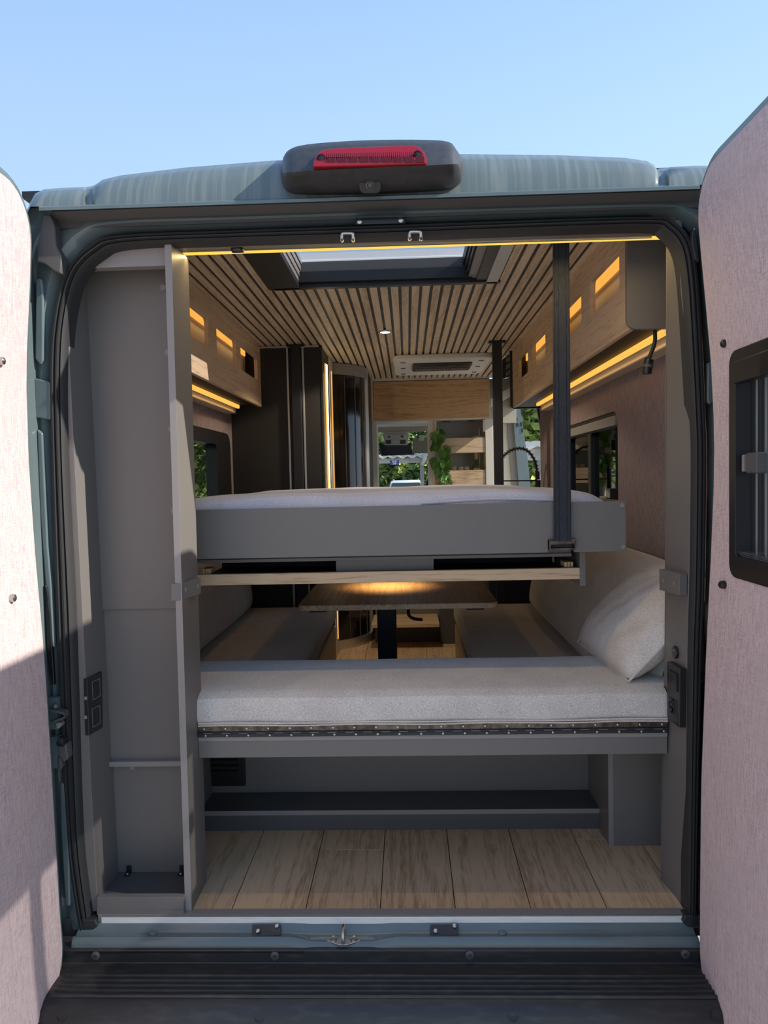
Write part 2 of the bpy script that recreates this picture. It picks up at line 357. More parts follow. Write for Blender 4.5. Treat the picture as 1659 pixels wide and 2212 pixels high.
# rear edge of the roof: raised middle panel, two grooves, two outer shoulders
RC = [(40,470,0),(58,455,0),(66,436,0),(76,418,0),(95,409,0),(130,406,0),(180,404,0),(186,404,.035),(199,402,.035),(206,399,0),(222,388,0),(260,379,0),(400,362,0),(600,346,0),(830,335,0),(1000,333,0),(1200,335,0),(1350,341,0),(1398,348,0),(1414,357,0),(1421,370,0),(1424,364,.035),(1438,363,.035),(1446,361,0),(1500,358,0),(1560,358,0),(1590,375,0),(1610,420,0)]
rows = []
for x, yt, dy in RC:
    t = (x-84)/(1510-84); yb = max(lerp(446, 399, t), yt+6)
    b0 = at(x, yb, Y=-.06+dy*.5); b1 = at(x, lerp(yb, yt, .45), Y=-.052+dy); b2 = at(x, lerp(yb, yt, .85), Y=-.03+dy); b3 = at(x, yt, Y=.015+dy)
    b4 = Vector((b3.x, .12, b3.z+.018)); b5 = Vector((b3.x, .33, b3.z+.03))
    rows.append([b0, b1, b2, b3, b4, b5])
MB().loft(rows).build('roof_edge', M['dusty'], van, 'dusty roof edge with dried rain streaks', smooth=True)
rf = MB()
rf.box(-.90, -.45, .3, 1.08, 1.905, 1.925).box(.43, .96, .3, 1.08, 1.905, 1.925).box(-.97, .97, 1.07, 4.05, 1.915, 1.94)
rf.box(-.88, -.74, .10, .32, 1.85, 1.87).box(.74, .955, .06, .32, 1.85, 1.87)
rf.build('roof_panel', M['dusty'], van)
# unseen boxes added to close the hinge gaps against sun leaks; side skirts
for s in (-1, 1):
    MB().box(min(s*(.805 if s > 0 else .86), s*.92), max(s*(.805 if s > 0 else .86), s*.92), -.082, .0, -.12, 1.72).build('hinge_sun_block', M['paint'], van)
    MB().box(s*.95 if s > 0 else -1.0, 1.0 if s > 0 else -.95, -.03, 4.0, -.25, .0).build('side_skirt', M['paint'], van)
# corner gasket boot at the top left
cb = [at(x, y, Y=-.055) for x, y in ((92,462),(108,463),(118,488),(122,532),(133,552),(131,592),(116,585),(96,570),(79,566),(79,532),(86,500))]
MB().prism(cb, (0, .03, 0)).build('corner_boot', M['rubg'], van, 'drooping rubber corner boot', bevel=.004)
cb = [at(x, y, Y=-.04) for x, y in ((1497,490),(1504,495),(1510,550),(1512,565),(1502,560),(1494,520))]
MB().prism(cb, (0, .02, 0)).build('corner_boot', M['rubber'], van, bevel=.003)
# pressed pockets of the left door pillar
pk = [at(x, y, Y=-.029) for x, y in ((73,816),(104,823),(109,830),(112,900),(106,907),(75,902))]
MB().prism(pk, (0, .016, 0)).build('pressed_pocket', M['paint'], van, bevel=.004)
pk = [at(x, y, Y=-.031) for x, y in ((76,600),(90,600),(94,640),(94,780),(86,790),(74,775))]
MB().prism(pk, (0, .016, 0)).build('pressed_pocket', M['paint'], van, bevel=.006)
pk = [at(x, y, Y=-.031) for x, y in ((78,925),(92,935),(104,1180),(112,1270),(118,1400),(108,1400),(96,1260),(84,1100))]
MB().prism(pk, (0, .016, 0)).build('pressed_pocket', M['paint'], van, bevel=.006)
pk = [at(x, y, Y=-.031) for x, y in ((127,1690),(140,1690),(150,1820),(152,1960),(140,1960),(130,1800))]
MB().prism(pk, (0, .016, 0)).build('pressed_pocket', M['paint'], van, bevel=.006)
pk = [at(x, y, Y=-.03) for x, y in ((1529,785),(1536,780),(1541,800),(1541,868),(1534,875),(1528,866))]
MB().prism(pk, (0, .016, 0)).build('pressed_pocket', M['paint'], van, bevel=.004)
MB().prism([at(x, y, Y=-.036) for x, y in ((97,1262),(102,1272),(108,1330),(117,1480),(111,1480),(101,1400))], (0,.012,0)).build('latch_slot', M['black'], van, bevel=.002)
# hinge straps and plug on the left pillar
hs = MB().box(-.86,-.83,-.045,-.03,.50,.58).build('door_check_strap', M['paint'], van)
pth = [at(x, y, Y=-.05) for x, y in ((112,1532),(125,1534),(140,1538),(145,1543),(140,1549),(126,1554),(114,1560))]
w = Vector((0, .022, 0)); rows = [[p - w*.5 + Vector((0,0,.003)), p + w*.5 + Vector((0,0,.003)), p + w*.5 - Vector((0,0,.003)), p - w*.5 - Vector((0,0,.003))] for p in smoothpath(pth, 4)]
MB().loft(rows, True, True).build('strap_band', M['rubg'], hs, smooth=True)
MB().cyl(at(120,1526,Y=-.05), at(120,1526,Y=-.056),   .006, 14).build('screw', M['dgrey'], hs, bevel=.002)
MB().prism([at(x, y, Y=-.05) for x, y in ((119,1562),(128,1560),(134,1565),(128,1573),(121,1576))], (0,.02,0)).build('buffer', M['edge'], hs, bevel=.003)
hl = MB().box(-.86,-.83,-.045,-.03,.40,.48).build('door_hinge', M['paint'], van)
MB().prism([at(x, y, Y=-.055) for x, y in ((124,1611),(143,1607),(147,1640),(136,1648),(126,1633))], (0,.03,0)).build('hinge_arm', M['dgrey'], hl, bevel=.004)
MB().cyl(at(126,1600,Y=-.055), at(140,1603,Y=-.055), .012, 12).build('cable_plug', M['black'], hl, bevel=.002)
MB().prism([at(x, y, Y=-.05) for x, y in ((124,1632),(133,1640),(134,1655),(127,1670),(124,1660))], (0,.02,0)).build('hinge_cap', M['rubg'], hl, bevel=.004)

# rubber door seal
SE = [(176,2000),(152,1850),(140,1700),(131,1500),(124,1300),(116,1000),(112,800),(121,685),(146,590),(196,533),(262,511),(500,501),(830,490),(1200,477),(1402,472),(1452,482),(1490,524),(1505,605),(1514,750),(1520,900),(1522,1000),(1519,1250),(1513,1400),(1505,1700),(1499,1988)]
SEI = [(206,2000),(186,1850),(178,1700),(172,1500),(165,1300),(150,1000),(147,800),(155,685),(178,600),(222,555),(280,534),(500,524),(830,514),(1200,500),(1396,495),(1430,505),(1458,540),(1471,605),(1481,750),(1489,900),(1492,1000),(1489,1250),(1485,1400),(1482,1700),(1480,1985)]
a = smoothpath([at(x, y, Y=-.012) for x, y in SE], 5); b = smoothpath([at(x, y, Y=.0) for x, y in SEI], 5)
prof = [(0, .012), (0, -.004), (.10, -.018), (.30, -.024), (.42, -.012), (.48, -.024), (.60, -.026), (.68, -.010), (.76, -.020), (.9, -.016), (1, -.004), (1, .03)]
rows = [[p.lerp(q, t) + Vector((0, dy, 0)) for t, dy in prof] for p, q in zip(a, b)]
o = MB().loft(rows, True, True).build('trim_1', M['rubber'], smooth=True); struct(o, 'black ribbed rubber door seal running round the doorway', 'trim')
for x, y, s in ((198,1997,1), (1487,1988,-1)):
    p = at(x, y, Y=-.03)
    MB().prism([p + Vector((s*-.03,0,.012)), p + Vector((s*.008,0,.012)), p + Vector((s*.016,0,-.004)), p + Vector((s*.002,0,-.018)), p + Vector((s*-.03,0,-.022))], (0,.03,0)).build('seal_foot', M['rubber'], o, bevel=.004)

# side walls (mauve fabric) with window openings, right wall with the sliding door opening
def rrect(a0, a1, b0, b1, r): return rr(a0, a1, b0, b1, r, 5)
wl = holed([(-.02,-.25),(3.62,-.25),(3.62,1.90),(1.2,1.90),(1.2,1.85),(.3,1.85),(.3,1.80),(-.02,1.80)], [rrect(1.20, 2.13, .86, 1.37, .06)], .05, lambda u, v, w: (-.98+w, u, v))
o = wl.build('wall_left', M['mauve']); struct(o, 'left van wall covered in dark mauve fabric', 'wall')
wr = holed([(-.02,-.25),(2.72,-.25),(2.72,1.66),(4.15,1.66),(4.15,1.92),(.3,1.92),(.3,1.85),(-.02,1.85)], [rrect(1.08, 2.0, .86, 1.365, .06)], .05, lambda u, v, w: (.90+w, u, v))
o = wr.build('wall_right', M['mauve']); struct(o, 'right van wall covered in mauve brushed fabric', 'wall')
# windows in the walls
wn = sroot('window_1', 'black framed side window in the left wall', (-.94, 1.66, .86))
holed(rrect(1.19, 2.14, .85, 1.38, .07), [rrect(1.25, 1.86, .92, 1.31, .03)], .06, lambda u, v, w: (-.975+w, u, v)).build('window_frame', M['black'], wn, bevel=.003)
MB().box(-.965, -.96, 1.2, 2.1, .87, 1.36).build('pane', M['tintl'], wn)
wn = sroot('window_2', 'black framed sliding window in the right wall', (.92, 1.54, .86))
holed(rrect(1.06, 2.02, .84, 1.385, .075), [rrect(1.10, 1.52, .90, 1.30, .02), rrect(1.57, 1.98, .90, 1.30, .02)], .03, lambda u, v, w: (.905+w, u, v)).build('window_frame', M['black'], wn, bevel=.003)
MB().box(.925, .930, 1.09, 1.99, .89, 1.32).build('pane', M['tint'], wn)
MB().box(.890, .905, 1.09, 1.99, 1.305, 1.345).build('blind_rail', M['edge'], wn, bevel=.004)
# skirting ledge along the right wall
MB().box(.875, .9, .15, 2.3, .80, .835).build('trim_2', M['dgrey'], bevel=.003); struct(bpy.data.objects['trim_2'], 'dark grey ledge along the foot of the mauve right wall', 'trim')

# floor of separate oak planks
fl = sroot('floor', 'oak plank floor of the van', (0, .3, 0))
MB().box(-.95, .95, -.01, 3.7, -.06, -.012).build('subfloor', M['dgrey'], fl)
js = [-.94, -.807, -.613, -.419, -.2255, -.0315, .1625, .3565, .5505, .7445, .94]
cuts = [[.7], [.25, 1.6], [1.2], [.9], [.305, 1.9], [1.4], [1.0], [.62, 2.0], [.358, 1.5], [1.1]]
for i in range(len(js)-1):
    ys = [.009 if i > 1 else .16] + cuts[i] + [3.65]
    for y0, y1 in zip(ys, ys[1:]):
        MB().box(js[i]+.0011, js[i+1]-.0011, y0+.001, y1-.001, -.012, 0).build('plank', M['oakf'], fl, bevel=.0006, seg=1)

# entrance strips on the sill
o = MB().box(-.762, .745, -.018, .0085, -.02, .0015).build('trim_3', M['edge'], bevel=.001); struct(o, 'dark strip along the front edge of the oak floor', 'trim')
o = MB().box(-.752, .748, -.021, -.016, -.0215, .0005).box(-.752, .748, -.021, -.010, -.003, .0005).build('trim_4', M['sillalu'], bevel=.001); struct(o, 'pale aluminium sill strip across the doorway', 'trim')

# painted sill pan with its dip for the latch
prof = [(-.010,-.012),(-.024,-.020),(-.030,-.030),(-.038,-.036),(-.046,-.0365),(-.051,-.032),(-.057,-.031),(-.063,-.035),(-.0675,-.044),(-.068,-.0574),(-.062,-.062)]
sp = MB(); rows = []
for i in range(97):
    px = 165 + (1502-165)*i/96
    e = abs(px-742); d = 0 if e > 120 else (1 if e < 55 else .5+.5*math.cos(math.pi*(e-55)/65))
    rows.append([Vector((at(px, 2020, Y=-.04).x, Y, Z - d*(.012 if 4 < k < 9 else .003))) for k, (Y, Z) in enumerate(prof)])
sp.loft(rows).build('sill_pan', M['paint'], van, smooth=True)
for px, py, s in ((330,2004,1),(1085,2003,1)):
    c = at(px, py, Y=-.036); MB().lathe(c + Vector((0,0,-.012)), [(.012,-.004),(.010,.001),(.005,.002)], 14).build('pressed_dimple', M['paint'], van, smooth=True)

# ================================================================ REAR EXTERIOR THINGS
# bumper
bp = thing('rear_bumper', 'black plastic step bumper below the doorway', 'bumper', (0, -.15, -.3))
z0 = at(900, 2078, Y=-.07).z; ye = at(900, 2160, Z=z0).y
prof = [(-.05, z0+.04), (-.0745, at(900,2053,Y=-.0745).z), (-.076, z0+.001), (-.085, z0), (ye+.012, z0), (ye, z0-.003), (ye-.018, z0-.016), (ye-.030, z0-.045), (ye-.034, z0-.12), (ye-.03, z0-.26), (-.05, z0-.28)]
rows = []
for X, dy, dz in ((-.99,.10,-.05),(-.93,.05,-.02),(-.86,.015,-.008),(-.80,0,0),(-.4,0,0),(0,0,0),(.4,0,0),(.80,0,0),(.86,.015,-.008),(.93,.05,-.02),(.99,.10,-.05)):
    rows.append([Vector((X, min(y+dy, -.03) if k > 3 else y, z + (dz if k > 3 else 0))) for k, (y, z) in enumerate(prof)])
MB().loft(rows, True, True).build('bumper_shell', M['bump'], bp, bevel=.003)
for py in (2109, 2120, 2131, 2142, 2153):
    c = at(900, py, Z=z0)
    MB().prism([Vector((-.80, c.y-.005, z0-.001)), Vector((-.80, c.y-.0022, z0+.005)), Vector((-.80, c.y+.0022, z0+.005)), Vector((-.80, c.y+.005, z0-.001))], (1.6, 0, 0)).build('step_ridge', M['bump'], bp, bevel=.001)
for px, py in ((207,2064),(594,2064),(1015,2062),(1480,2060)):
    c = at(px, py, Y=-.076); q = MB().lathe(c, [(.011,0),(.011,.003),(.008,.005),(.004,.005),(.003,.002)], 14, (0,-1,0)).build('screw', M['dgrey'], bp, smooth=True)
    MB().cyl(c + Vector((0,-.002,0)), c + Vector((0,-.0062,0)), .0035, 8).build('screw_pin', M['steel'], q)
for px, py in ((134,2196),(560,2197),(1108,2195),(1548,2194)):
    c = at(px, py, Y=ye-.020); c2 = Vector((c.x, ye-.020, c.z))
    nrm = Vector((0,-.75,.66)); MB().lathe(c2 + nrm*.0, [(.012,0),(.012,.003),(.010,.003),(.0095,.001)], 16, nrm).build('plug', M['bump'], bp, smooth=True)
MB().box(-.80, -.22, -.0765, -.074, at(900,2056,Y=-.076).z-.003, at(900,2056,Y=-.076).z).build('trim_line', M['black'], bp)

# brake light pod
bl = thing('brake_light', 'dark high-mounted brake light pod with red lens on the roof edge', 'brake light', at(800, 420, Y=-.06))
top = [(606,368),(612,340),(627,322),(663,312),(746,305),(830,302),(913,302),(968,306),(985,322),(996,341),(1000,366)]
cre = [(606,372),(612,374),(627,372),(663,369),(746,365),(830,361),(913,358),(968,355),(985,354),(996,354),(1000,368)]
bot = [(606,376),(612,402),(627,417),(663,422),(746,422),(830,420),(913,416),(968,411),(985,404),(996,392),(1000,370)]
pr = [0, .55, .82, .94, 1, 1, 1, .95, .82, .55, 0]
rows = []
for (tx, ty), (cx, cy), (bx, by), p in zip(top, cre, bot, pr):
    yb = -.055; yt = yb - .055*p; yc = yb - .115*p
    back = at(tx, ty, Y=.0); rows.append([back, at(tx, ty, Y=yt), at(tx, lerp(ty, cy, .18), Y=lerp(yt, yc, .35)), at(cx, lerp(ty, cy, .9), Y=lerp(yt, yc, .92)), at(cx, cy, Y=yc), at(bx, lerp(cy, by, .25), Y=lerp(yc, yb, .12)), at(bx, lerp(cy, by, .85), Y=lerp(yc, yb, .7)), at(bx, by, Y=yb), at(bx, by, Y=.0)])
rows = [smoothpath([r[i] for r in rows], 3) for i in range(9)]
MB().loft(rows).build('housing', M['pod'], bl, smooth=True)
YT, YC = -.110, -.170
def fy(py, px):   # upper face of the pod
    t = (py - lerp(308, 300, (px-627)/358.)) / 58.; return lerp(YT, YC, max(0, min(1, t))) - .004
LO = [(675,360),(677,345),(684,332),(696,324),(715,320),(800,316),(890,313),(906,317),(917,328),(922,342),(922,353),(800,357)]
lens = [at(x, y, Y=fy(y, x)-.012) for x, y in LO]
ln = MB().prism(lens, (0,.02,0)).build('red_lens', M['red'], bl, 'red plastic brake lens', bevel=.004, seg=3)
for k in range(9):
    x = 706 + k*24
    MB().prism([at(x+dx, lerp(358, 353, (x-675)/250.)+dy, Y=fy(350, x)-.0145) for dx, dy in ((0,-16),(19,-16.5),(19,-3),(0,-2.5))], (0,.006,0)).build('lens_cell', M['redd'], ln, bevel=.001)
for k in range(44):
    x = 704 + k*4.4; yb = lerp(358, 353, (x-675)/250.)
    MB().prism([at(x+dx, yb+dy, Y=fy(345, x)-.0135) for dx, dy in ((0,-26),(1.6,-26),(1.6,-18),(0,-18))], (0,.006,0)).build('lens_rib', M['redd'], ln)
for x, y in ((694,343),(902,336)):
    c = at(x, y, Y=fy(y, x)-.013); q = MB().lathe(c, [(.011,-.004),(.011,.002),(.008,.003),(.007,.0)], 16, (0,-1,0)).build('screw_well', M['redd'], ln, smooth=True)
    s_ = MB().lathe(c, [(.0065,0),(.0065,.003),(.004,.004)], 12, (0,-1,0)).build('screw', M['black'], bl, smooth=True)
cc = at(800, 399, Y=-.118)
cn = Vector((0, -.86, -.51)); cu_ = Vector((1, 0, 0)); cv_ = cn.cross(cu_)
cm = MB().prism([cc + cu_*u + cv_*v + cn*.004 for u, v in rr(-.026, .026, -.019, .019, .014, 5)], -cn*.04).build('rear_camera', M['black'], bl, 'small round rear-view camera', bevel=.003)
MB().lathe(cc + cn*.004, [(.0105,0),(.0105,.004),(.0075,.006),(.0065,.003),(.0035,.005)], 18, cn).build('camera_lens', M['dgrey'], cm, smooth=True)

# header fittings: black bracket, two U-shaped strikers, small catch
br = thing('latch_bracket', 'black latch bracket with two screws above the doorway', 'bracket', at(823, 480, Y=-.02))
MB().prism([at(x, y, Y=-.035) for x, y in ((768,468),(875,465),(875,482),(768,485))], (0,.02,0)).build('bracket_plate', M['black'], br, bevel=.002)
MB().prism([at(x, y, Y=-.045) for x, y in ((768,466),(875,463),(875,468),(768,471))], (0,.02,0)).build('bracket_flange', M['black'], br, bevel=.001)
for x, y in ((777,479),(866,476)):
    c = at(x, y, Y=-.036); MB().lathe(c, [(.006,0),(.006,.002),(.003,.004)], 10, (0,-1,0)).build('screw', M['steel'], br, smooth=True)
for i, (x, y) in enumerate(((751,503),(897,500))):
    P = [at(x+a, y+b, Y=Y) for a, b, Y in ((-12,17,.0),(-12,15,-.03),(-12,4,-.034),(-9,1,-.034),(9,1,-.034),(12,4,-.034),(12,15,-.03),(12,17,.0))]
    o = MB().tube(smoothpath(P, 3), .0042, 8).build('latch_striker', M['steel'], smooth=True)
    tag(o, ('u-shaped steel striker left of centre above the led strip', 'u-shaped steel striker right of centre above the led strip')[i], 'striker', 'steel strikers on the header')
# header lining and warm led bar
hb = MB(); rows = []
for x in range(150, 1482, 74):
    t = (x-385)/1060.; dy = -32*t
    rows.append([at(x, 546+dy, Y=.10), at(x, 540+dy, Y=.06), at(x, 527+dy, Y=.01), at(x, 515+dy, Y=.005), at(x, 515+dy, Y=.10)])
o = hb.loft(rows, True, True).build('trim_5', M['grey'], smooth=True); struct(o, 'grey header lining above the doorway', 'trim')
o = MB().box(-.84, .90, .10, .125, 1.735, 1.865).build('trim_6', M['grey']); struct(o, 'grey header board behind the led strip', 'trim')
ls = thing('header_led_strip', 'glowing yellow led strip across the top of the doorway', 'led strip', (0, .12, 1.72))
MB().box(-.535, .752, .103, .128, 1.722, 1.735).build('profile', M['alu'], ls)
MB().box(-.533, .750, .106, .124, 1.7185, 1.7225).build('diffuser', M['ledtop'], ls)
lt = bpy.data.lights.new('header_led', 'AREA'); lt.shape = 'RECTANGLE'; lt.size = 1.25; lt.size_y = .02; lt.energy = 1.6; lt.color = (1, .72, .32)
lo = bpy.data.objects.new('header_led_light', lt); COL.objects.link(lo); lo.parent = ls; lo.location = Vector((.1, .116, 1.714)) - Vector((0,.12,1.72))
ct = thing('magnetic_catch', 'small black catch beside the left end of the led strip', 'catch', at(512, 538, Y=.05))
MB().prism([at(x, y, Y=.045) for x, y in ((498,535),(524,534),(524,541),(498,542))], (0,.02,0)).build('catch_body', M['black'], ct, bevel=.002)
MB().prism([at(x, y, Y=.040) for x, y in ((504,537),(519,536.5),(519,540),(504,540.5))], (0,.01,0)).build('catch_plate', M['dgrey'], ct)

# sill fittings
lk = thing('door_latch', 'galvanised door latch with upright pin in the middle of the sill', 'latch', at(742, 2035, Y=-.055))
c = at(742, 2035, Y=-.055)
MB().prism([c + Vector((x, y, 0)) for x, y in ((-.042,.012),(-.03,.018),(.03,.018),(.042,.012),(.042,.0),(.01,-.016),(-.01,-.016),(-.042,.0))], (0,0,.004)).build('base_plate', M['steel'], lk, bevel=.001)
for s in (-1, 1):
    MB().lathe(c + Vector((s*.026, .006, .004)), [(.0095,0),(.0095,.004),(.006,.005),(.003,.003)], 12).build('bolt', M['steel'], lk, smooth=True)
MB().tube(smoothpath([c + Vector((0,-.012,.002)), c + Vector((0,-.010,.022)), c + Vector((0,.0,.034)), c + Vector((0,.014,.034)), c + Vector((0,.018,.004))], 4), .004, 8).build('latch_pin', M['steel'], lk, smooth=True)
for i, (x0, x1) in enumerate(((545,606),(929,990))):
    t = thing('floor_bracket', ('dusty black floor bracket on the sill left of the door latch', 'dark floor bracket on the sill right of the door latch')[i], 'bracket', at(lerp(x0, x1, .5), 2020, Y=-.045), 'floor brackets on the sill')
    MB().prism([at(x0, 1997, Y=-.028), at(x1, 1996, Y=-.028), at(x1, 2020, Y=-.048), at(x0, 2022, Y=-.048)], (0,0,-.005)).build('plate', M['bump'], t, bevel=.001)
    for dx, py, Y in ((12, 2010, -.044), (53, 1999, -.034)):
        p = at(x0+dx, py, Y=Y); MB().lathe(p + Vector((0,0,-.001)), [(.005,0),(.005,.002),(.002,.003)], 10, (0,-.6,.8)).build('screw', M['steel'], t, smooth=True)

# rear doors
def interp(T, z):
    if z <= T[0][0]: return T[0][1]
    for (a, x), (b, y) in zip(T, T[1:]):
        if z <= b: return lerp(x, y, (z-a)/(b-a))
    return T[-1][1]
def door(name, label, s, T, ztop, zbot, win=None):
    dr = sroot(name, label, (interp(T, 0.), -.08, -.1))
    def surf(r, ext, y0, off, th):
        zt, zb = ztop+ext, zbot-ext; zs = [zb + r*(1-math.cos(math.radians(a)))*1. for a in range(0, 91, 10)]
        mid = [zb+r + (zt-zb-2*r)*i/20 for i in range(1, 20)] + ([win[2]-ext*-.0, win[3]] if win else [])
        zs = sorted(set([round(z, 5) for z in zs + mid + [zt - (z-zb) for z in zs]]))
        yend = -.93
        m = MB(); ys = ([win[0], win[1]] if win else []); grid = []
        for z in zs:
            d = max(0., r - min(z-zb, zt-z)); st = y0 - (r - math.sqrt(max(0., r*r - d*d)))
            X = interp(T, z) + off*s
            cols = [st] + ([min(st, win[0]), win[1]] if win else [-.35, -.6]) + [yend + (r - math.sqrt(max(0., r*r - d*d)))*.6]
            grid.append([Vector((X, y, z)) for y in cols])
        n = 4; nr = len(grid); vs = [p for g_ in grid for p in g_]; vs2 = [p + Vector((s*th, 0, 0)) for p in vs]
        F = []; tot = len(vs)
        solid = lambda i, k: not (win and k == 1 and zs[i] >= win[2]-1e-4 and zs[i+1] <= win[3]+1e-4)
        cells = {(i, k) for i in range(nr-1) for k in range(n-1) if solid(i, k)}
        for i, k in cells:
            q = (i*n+k, i*n+k+1, (i+1)*n+k+1, (i+1)*n+k)
            F.append(q); F.append(tuple(a+tot for a in q[::-1]))
            for (di, dk, e0, e1) in ((-1,0,q[0],q[1]),(1,0,q[3],q[2]),(0,-1,q[0],q[3]),(0,1,q[1],q[2])):
                if (i+di, k+dk) not in cells: F.append((e0, e1, e1+tot, e0+tot))
        m.add(vs + vs2, F); return m
    surf(.11, .0, -.092, 0., .006).build('fabric_panel', M['pink'], dr, 'pink brushed fabric door lining', smooth=True)
    surf(.125, .018, -.076, .006, .05).build('door_shell', M['paint'], dr, 'teal painted door shell', smooth=True)
    return dr
TL = [(-.1,-.816),(.02,-.8233),(.25,-.8258),(.49,-.8293),(.72,-.834),(.945,-.8444),(1.17,-.8501),(1.39,-.8467),(1.61,-.8265),(1.80,-.815)]
TR = [(-.14,.743),(.13,.7452),(.36,.7479),(.69,.7605),(.91,.7717),(1.13,.7805),(1.24,.7785),(1.37,.7724),(1.475,.763),(1.61,.7506),(1.73,.7403),(1.80,.737)]
d1 = door('door_1', 'open left rear door lined with pink fabric', -1, TL, 1.80, -.125)
WIN = (-.205, -.80, .892, 1.358)
d2 = door('door_2', 'open right rear door lined with pink fabric, with a black framed window', 1, TR, 1.785, -.145, WIN)
for x, y, m, dr, xx in ((22,1292,'steel',d1,-.842),(-2,780,'steel',d1,-.847),(1570,742,'black',d2,.775),(1566,1263,'black',d2,.769)):
    c = at(x, y, X=xx); s = -1 if dr is d2 else 1
    MB().lathe(c, [(.004,-.004),(.009,.0),(.0095,.006),(.008,.011),(.003,.014)], 12, (s,0,0)).build('peg', M[m], dr, smooth=True)
wf = holed(rr(WIN[1]-.012, WIN[0]+.012, WIN[2]-.012, WIN[3]+.012, .03), [rr(-.515, WIN[0]-.018, WIN[2]+.035, WIN[3]-.03, .012), rr(WIN[1]+.03, -.555, WIN[2]+.035, WIN[3]-.03, .012)], .062, lambda u, v, w: (.768+w, u, v)).build('window_frame', M['black'], d2, 'black window frame of the right door', bevel=.004)
pn = MB().box(.812, .818, WIN[1]+.02, WIN[0]-.01, WIN[2]+.02, WIN[3]-.02).build('pane', M['tintd'], d2, 'dark tinted acrylic pane')
MB().box(.764, .790, WIN[1]+.02, WIN[0]-.012, WIN[3]-.06, WIN[3]-.012).build('blind_cassette', M['black'], wf, bevel=.004)
MB().box(.772, .79, WIN[1]+.02, WIN[0]-.012, WIN[2]+.012, WIN[2]+.03).build('blind_rail', M['black'], wf, bevel=.002)
for k in range(3):
    MB().box(.776, .779, WIN[1]+.02, WIN[0]-.02, WIN[2]+.036+k*.004, WIN[2]+.0375+k*.004).build('rail_line', M['dgrey'], wf)
lc = at(1632, 1000, X=.80)
la = MB().box(.780, .806, lc.y-.045, lc.y+.004, lc.z-.022, lc.z+.022).build('latch', M['dgrey'], d2, 'dark plastic window latch', bevel=.004)
MB().box(.776, .80, lc.y+.004, lc.y+.012, lc.z-.018, lc.z+.018).build('latch_lever', M['edge'], la, bevel=.002)
for yy in (-.235, -.275, -.318):
    MB().box(.806, .81, yy-.0008, yy+.0008, WIN[2]+.03, WIN[3]-.05).build('net_cord', M['edge'], pn)

# ================================================================ LEFT CLOSET
cl = thing('side_closet', 'tall shallow grey closet inside the left of the doorway', 'closet', (-.65, .06, 0))
def slant(x0b, x1b, x0t, x1t, y0, y1, z0, z1):
    return MB().add([(x0b,y0,z0),(x1b,y0,z0),(x1b,y1,z0),(x0b,y1,z0),(x0t,y0,z1),(x1t,y0,z1),(x1t,y1,z1),(x0t,y1,z1)],
                    [(0,3,2,1),(4,5,6,7),(0,1,5,4),(1,2,6,5),(2,3,7,6),(3,0,4,7)])
dv = slant(-.5385, -.522, -.530, -.5135, 0, .139, -.0015, 1.715).build('divider_panel', M['grey'], cl, 'grey upright divider with pale edging', bevel=.001)
slant(-.5387, -.5218, -.5302, -.5133, -.0012, .0, -.0015, 1.715).build('edge_band', M['edge'], dv)
bk = slant(-.79, -.535, -.79, -.525, .12, .134, .772, 1.75).build('back_panel', M['grey'], cl, bevel=.001)
slant(-.79, -.537, -.79, -.53, .127, .14, .34, .776).build('back_panel', M['grey'], cl)
slant(-.79, -.537, -.79, -.53, .137, .15, .0, .352).build('back_panel', M['grey'], cl)
slant(-.795, -.537, -.795, -.537, .112, .14, .338, .352).build('shelf_lip', M['edge'], cl, bevel=.001)
slant(-.80, -.770, -.815, -.786, .0, .15, .0, 1.72).build('side_panel', M['grey'], cl, bevel=.001)
MB().box(-.79, -.528, .02, .05, 1.662, 1.71).build('top_rail', M['edge'], cl, bevel=.001)
MB().box(-.775, -.537, .004, .15, .002, .028).build('base_shelf', M['dgrey'], cl)
kr = MB().box(-.765, -.538, -.014, .004, .001, .046).build('kick_rail', M['grey'], cl, bevel=.001)
MB().box(-.765, -.538, -.016, -.013, .001, .013).build('kick_strip', M['grey'], cl)
for px, py in ((352,621),(363,761),(370,927),(376,1103)):
    c = at(px, py, Y=.119); MB().cyl(c, c + Vector((0,-.0015,0)), .0085, 16).build('cover_cap', M['edge'], bk)
p = at(286, 1655, Y=.134)
MB().prism([p + Vector((x, 0, z)) for x, z in ((-.007,.012),(.007,.012),(.007,-.004),(.004,-.009),(-.004,-.009),(-.007,-.004))], (0,-.003,0)).build('hook_tab', M['edge'], cl)
for px in (280, 394):
    c = at(px, 1898, Y=.134); c.z = .029
    t = MB().box(c.x-.007, c.x+.007, c.y-.003, c.y, c.z, c.z+.02).box(c.x-.007, c.x+.007, c.y-.022, c.y, c.z, c.z+.003).build('angle_bracket', M['black'], cl, bevel=.001)
    MB().lathe(Vector((c.x, c.y-.013, c.z+.003)), [(.004,0),(.003,.002)], 10).build('screw', M['steel'], t)
bb = thing('bed_stop_block', 'grey bed stop block screwed to the left divider', 'block', at(405, 1280, Y=.0))
pp = [at(390,1260,Y=-.002), at(434,1248,Y=.10), at(434,1283,Y=.10), at(390,1297,Y=-.002)]
MB().prism(pp, (.012-.035, -.004, 0)).build('block', M['grey'], bb, bevel=.001)
for t in (.22, .82):
    c = pp[0].lerp(pp[1], t).lerp(pp[3].lerp(pp[2], t), .45) + Vector((.0005,-.0005,0)); MB().cyl(c, c + Vector((.001,-.0002,0)), .006, 12).build('screw_cap', M['edge'], bb)
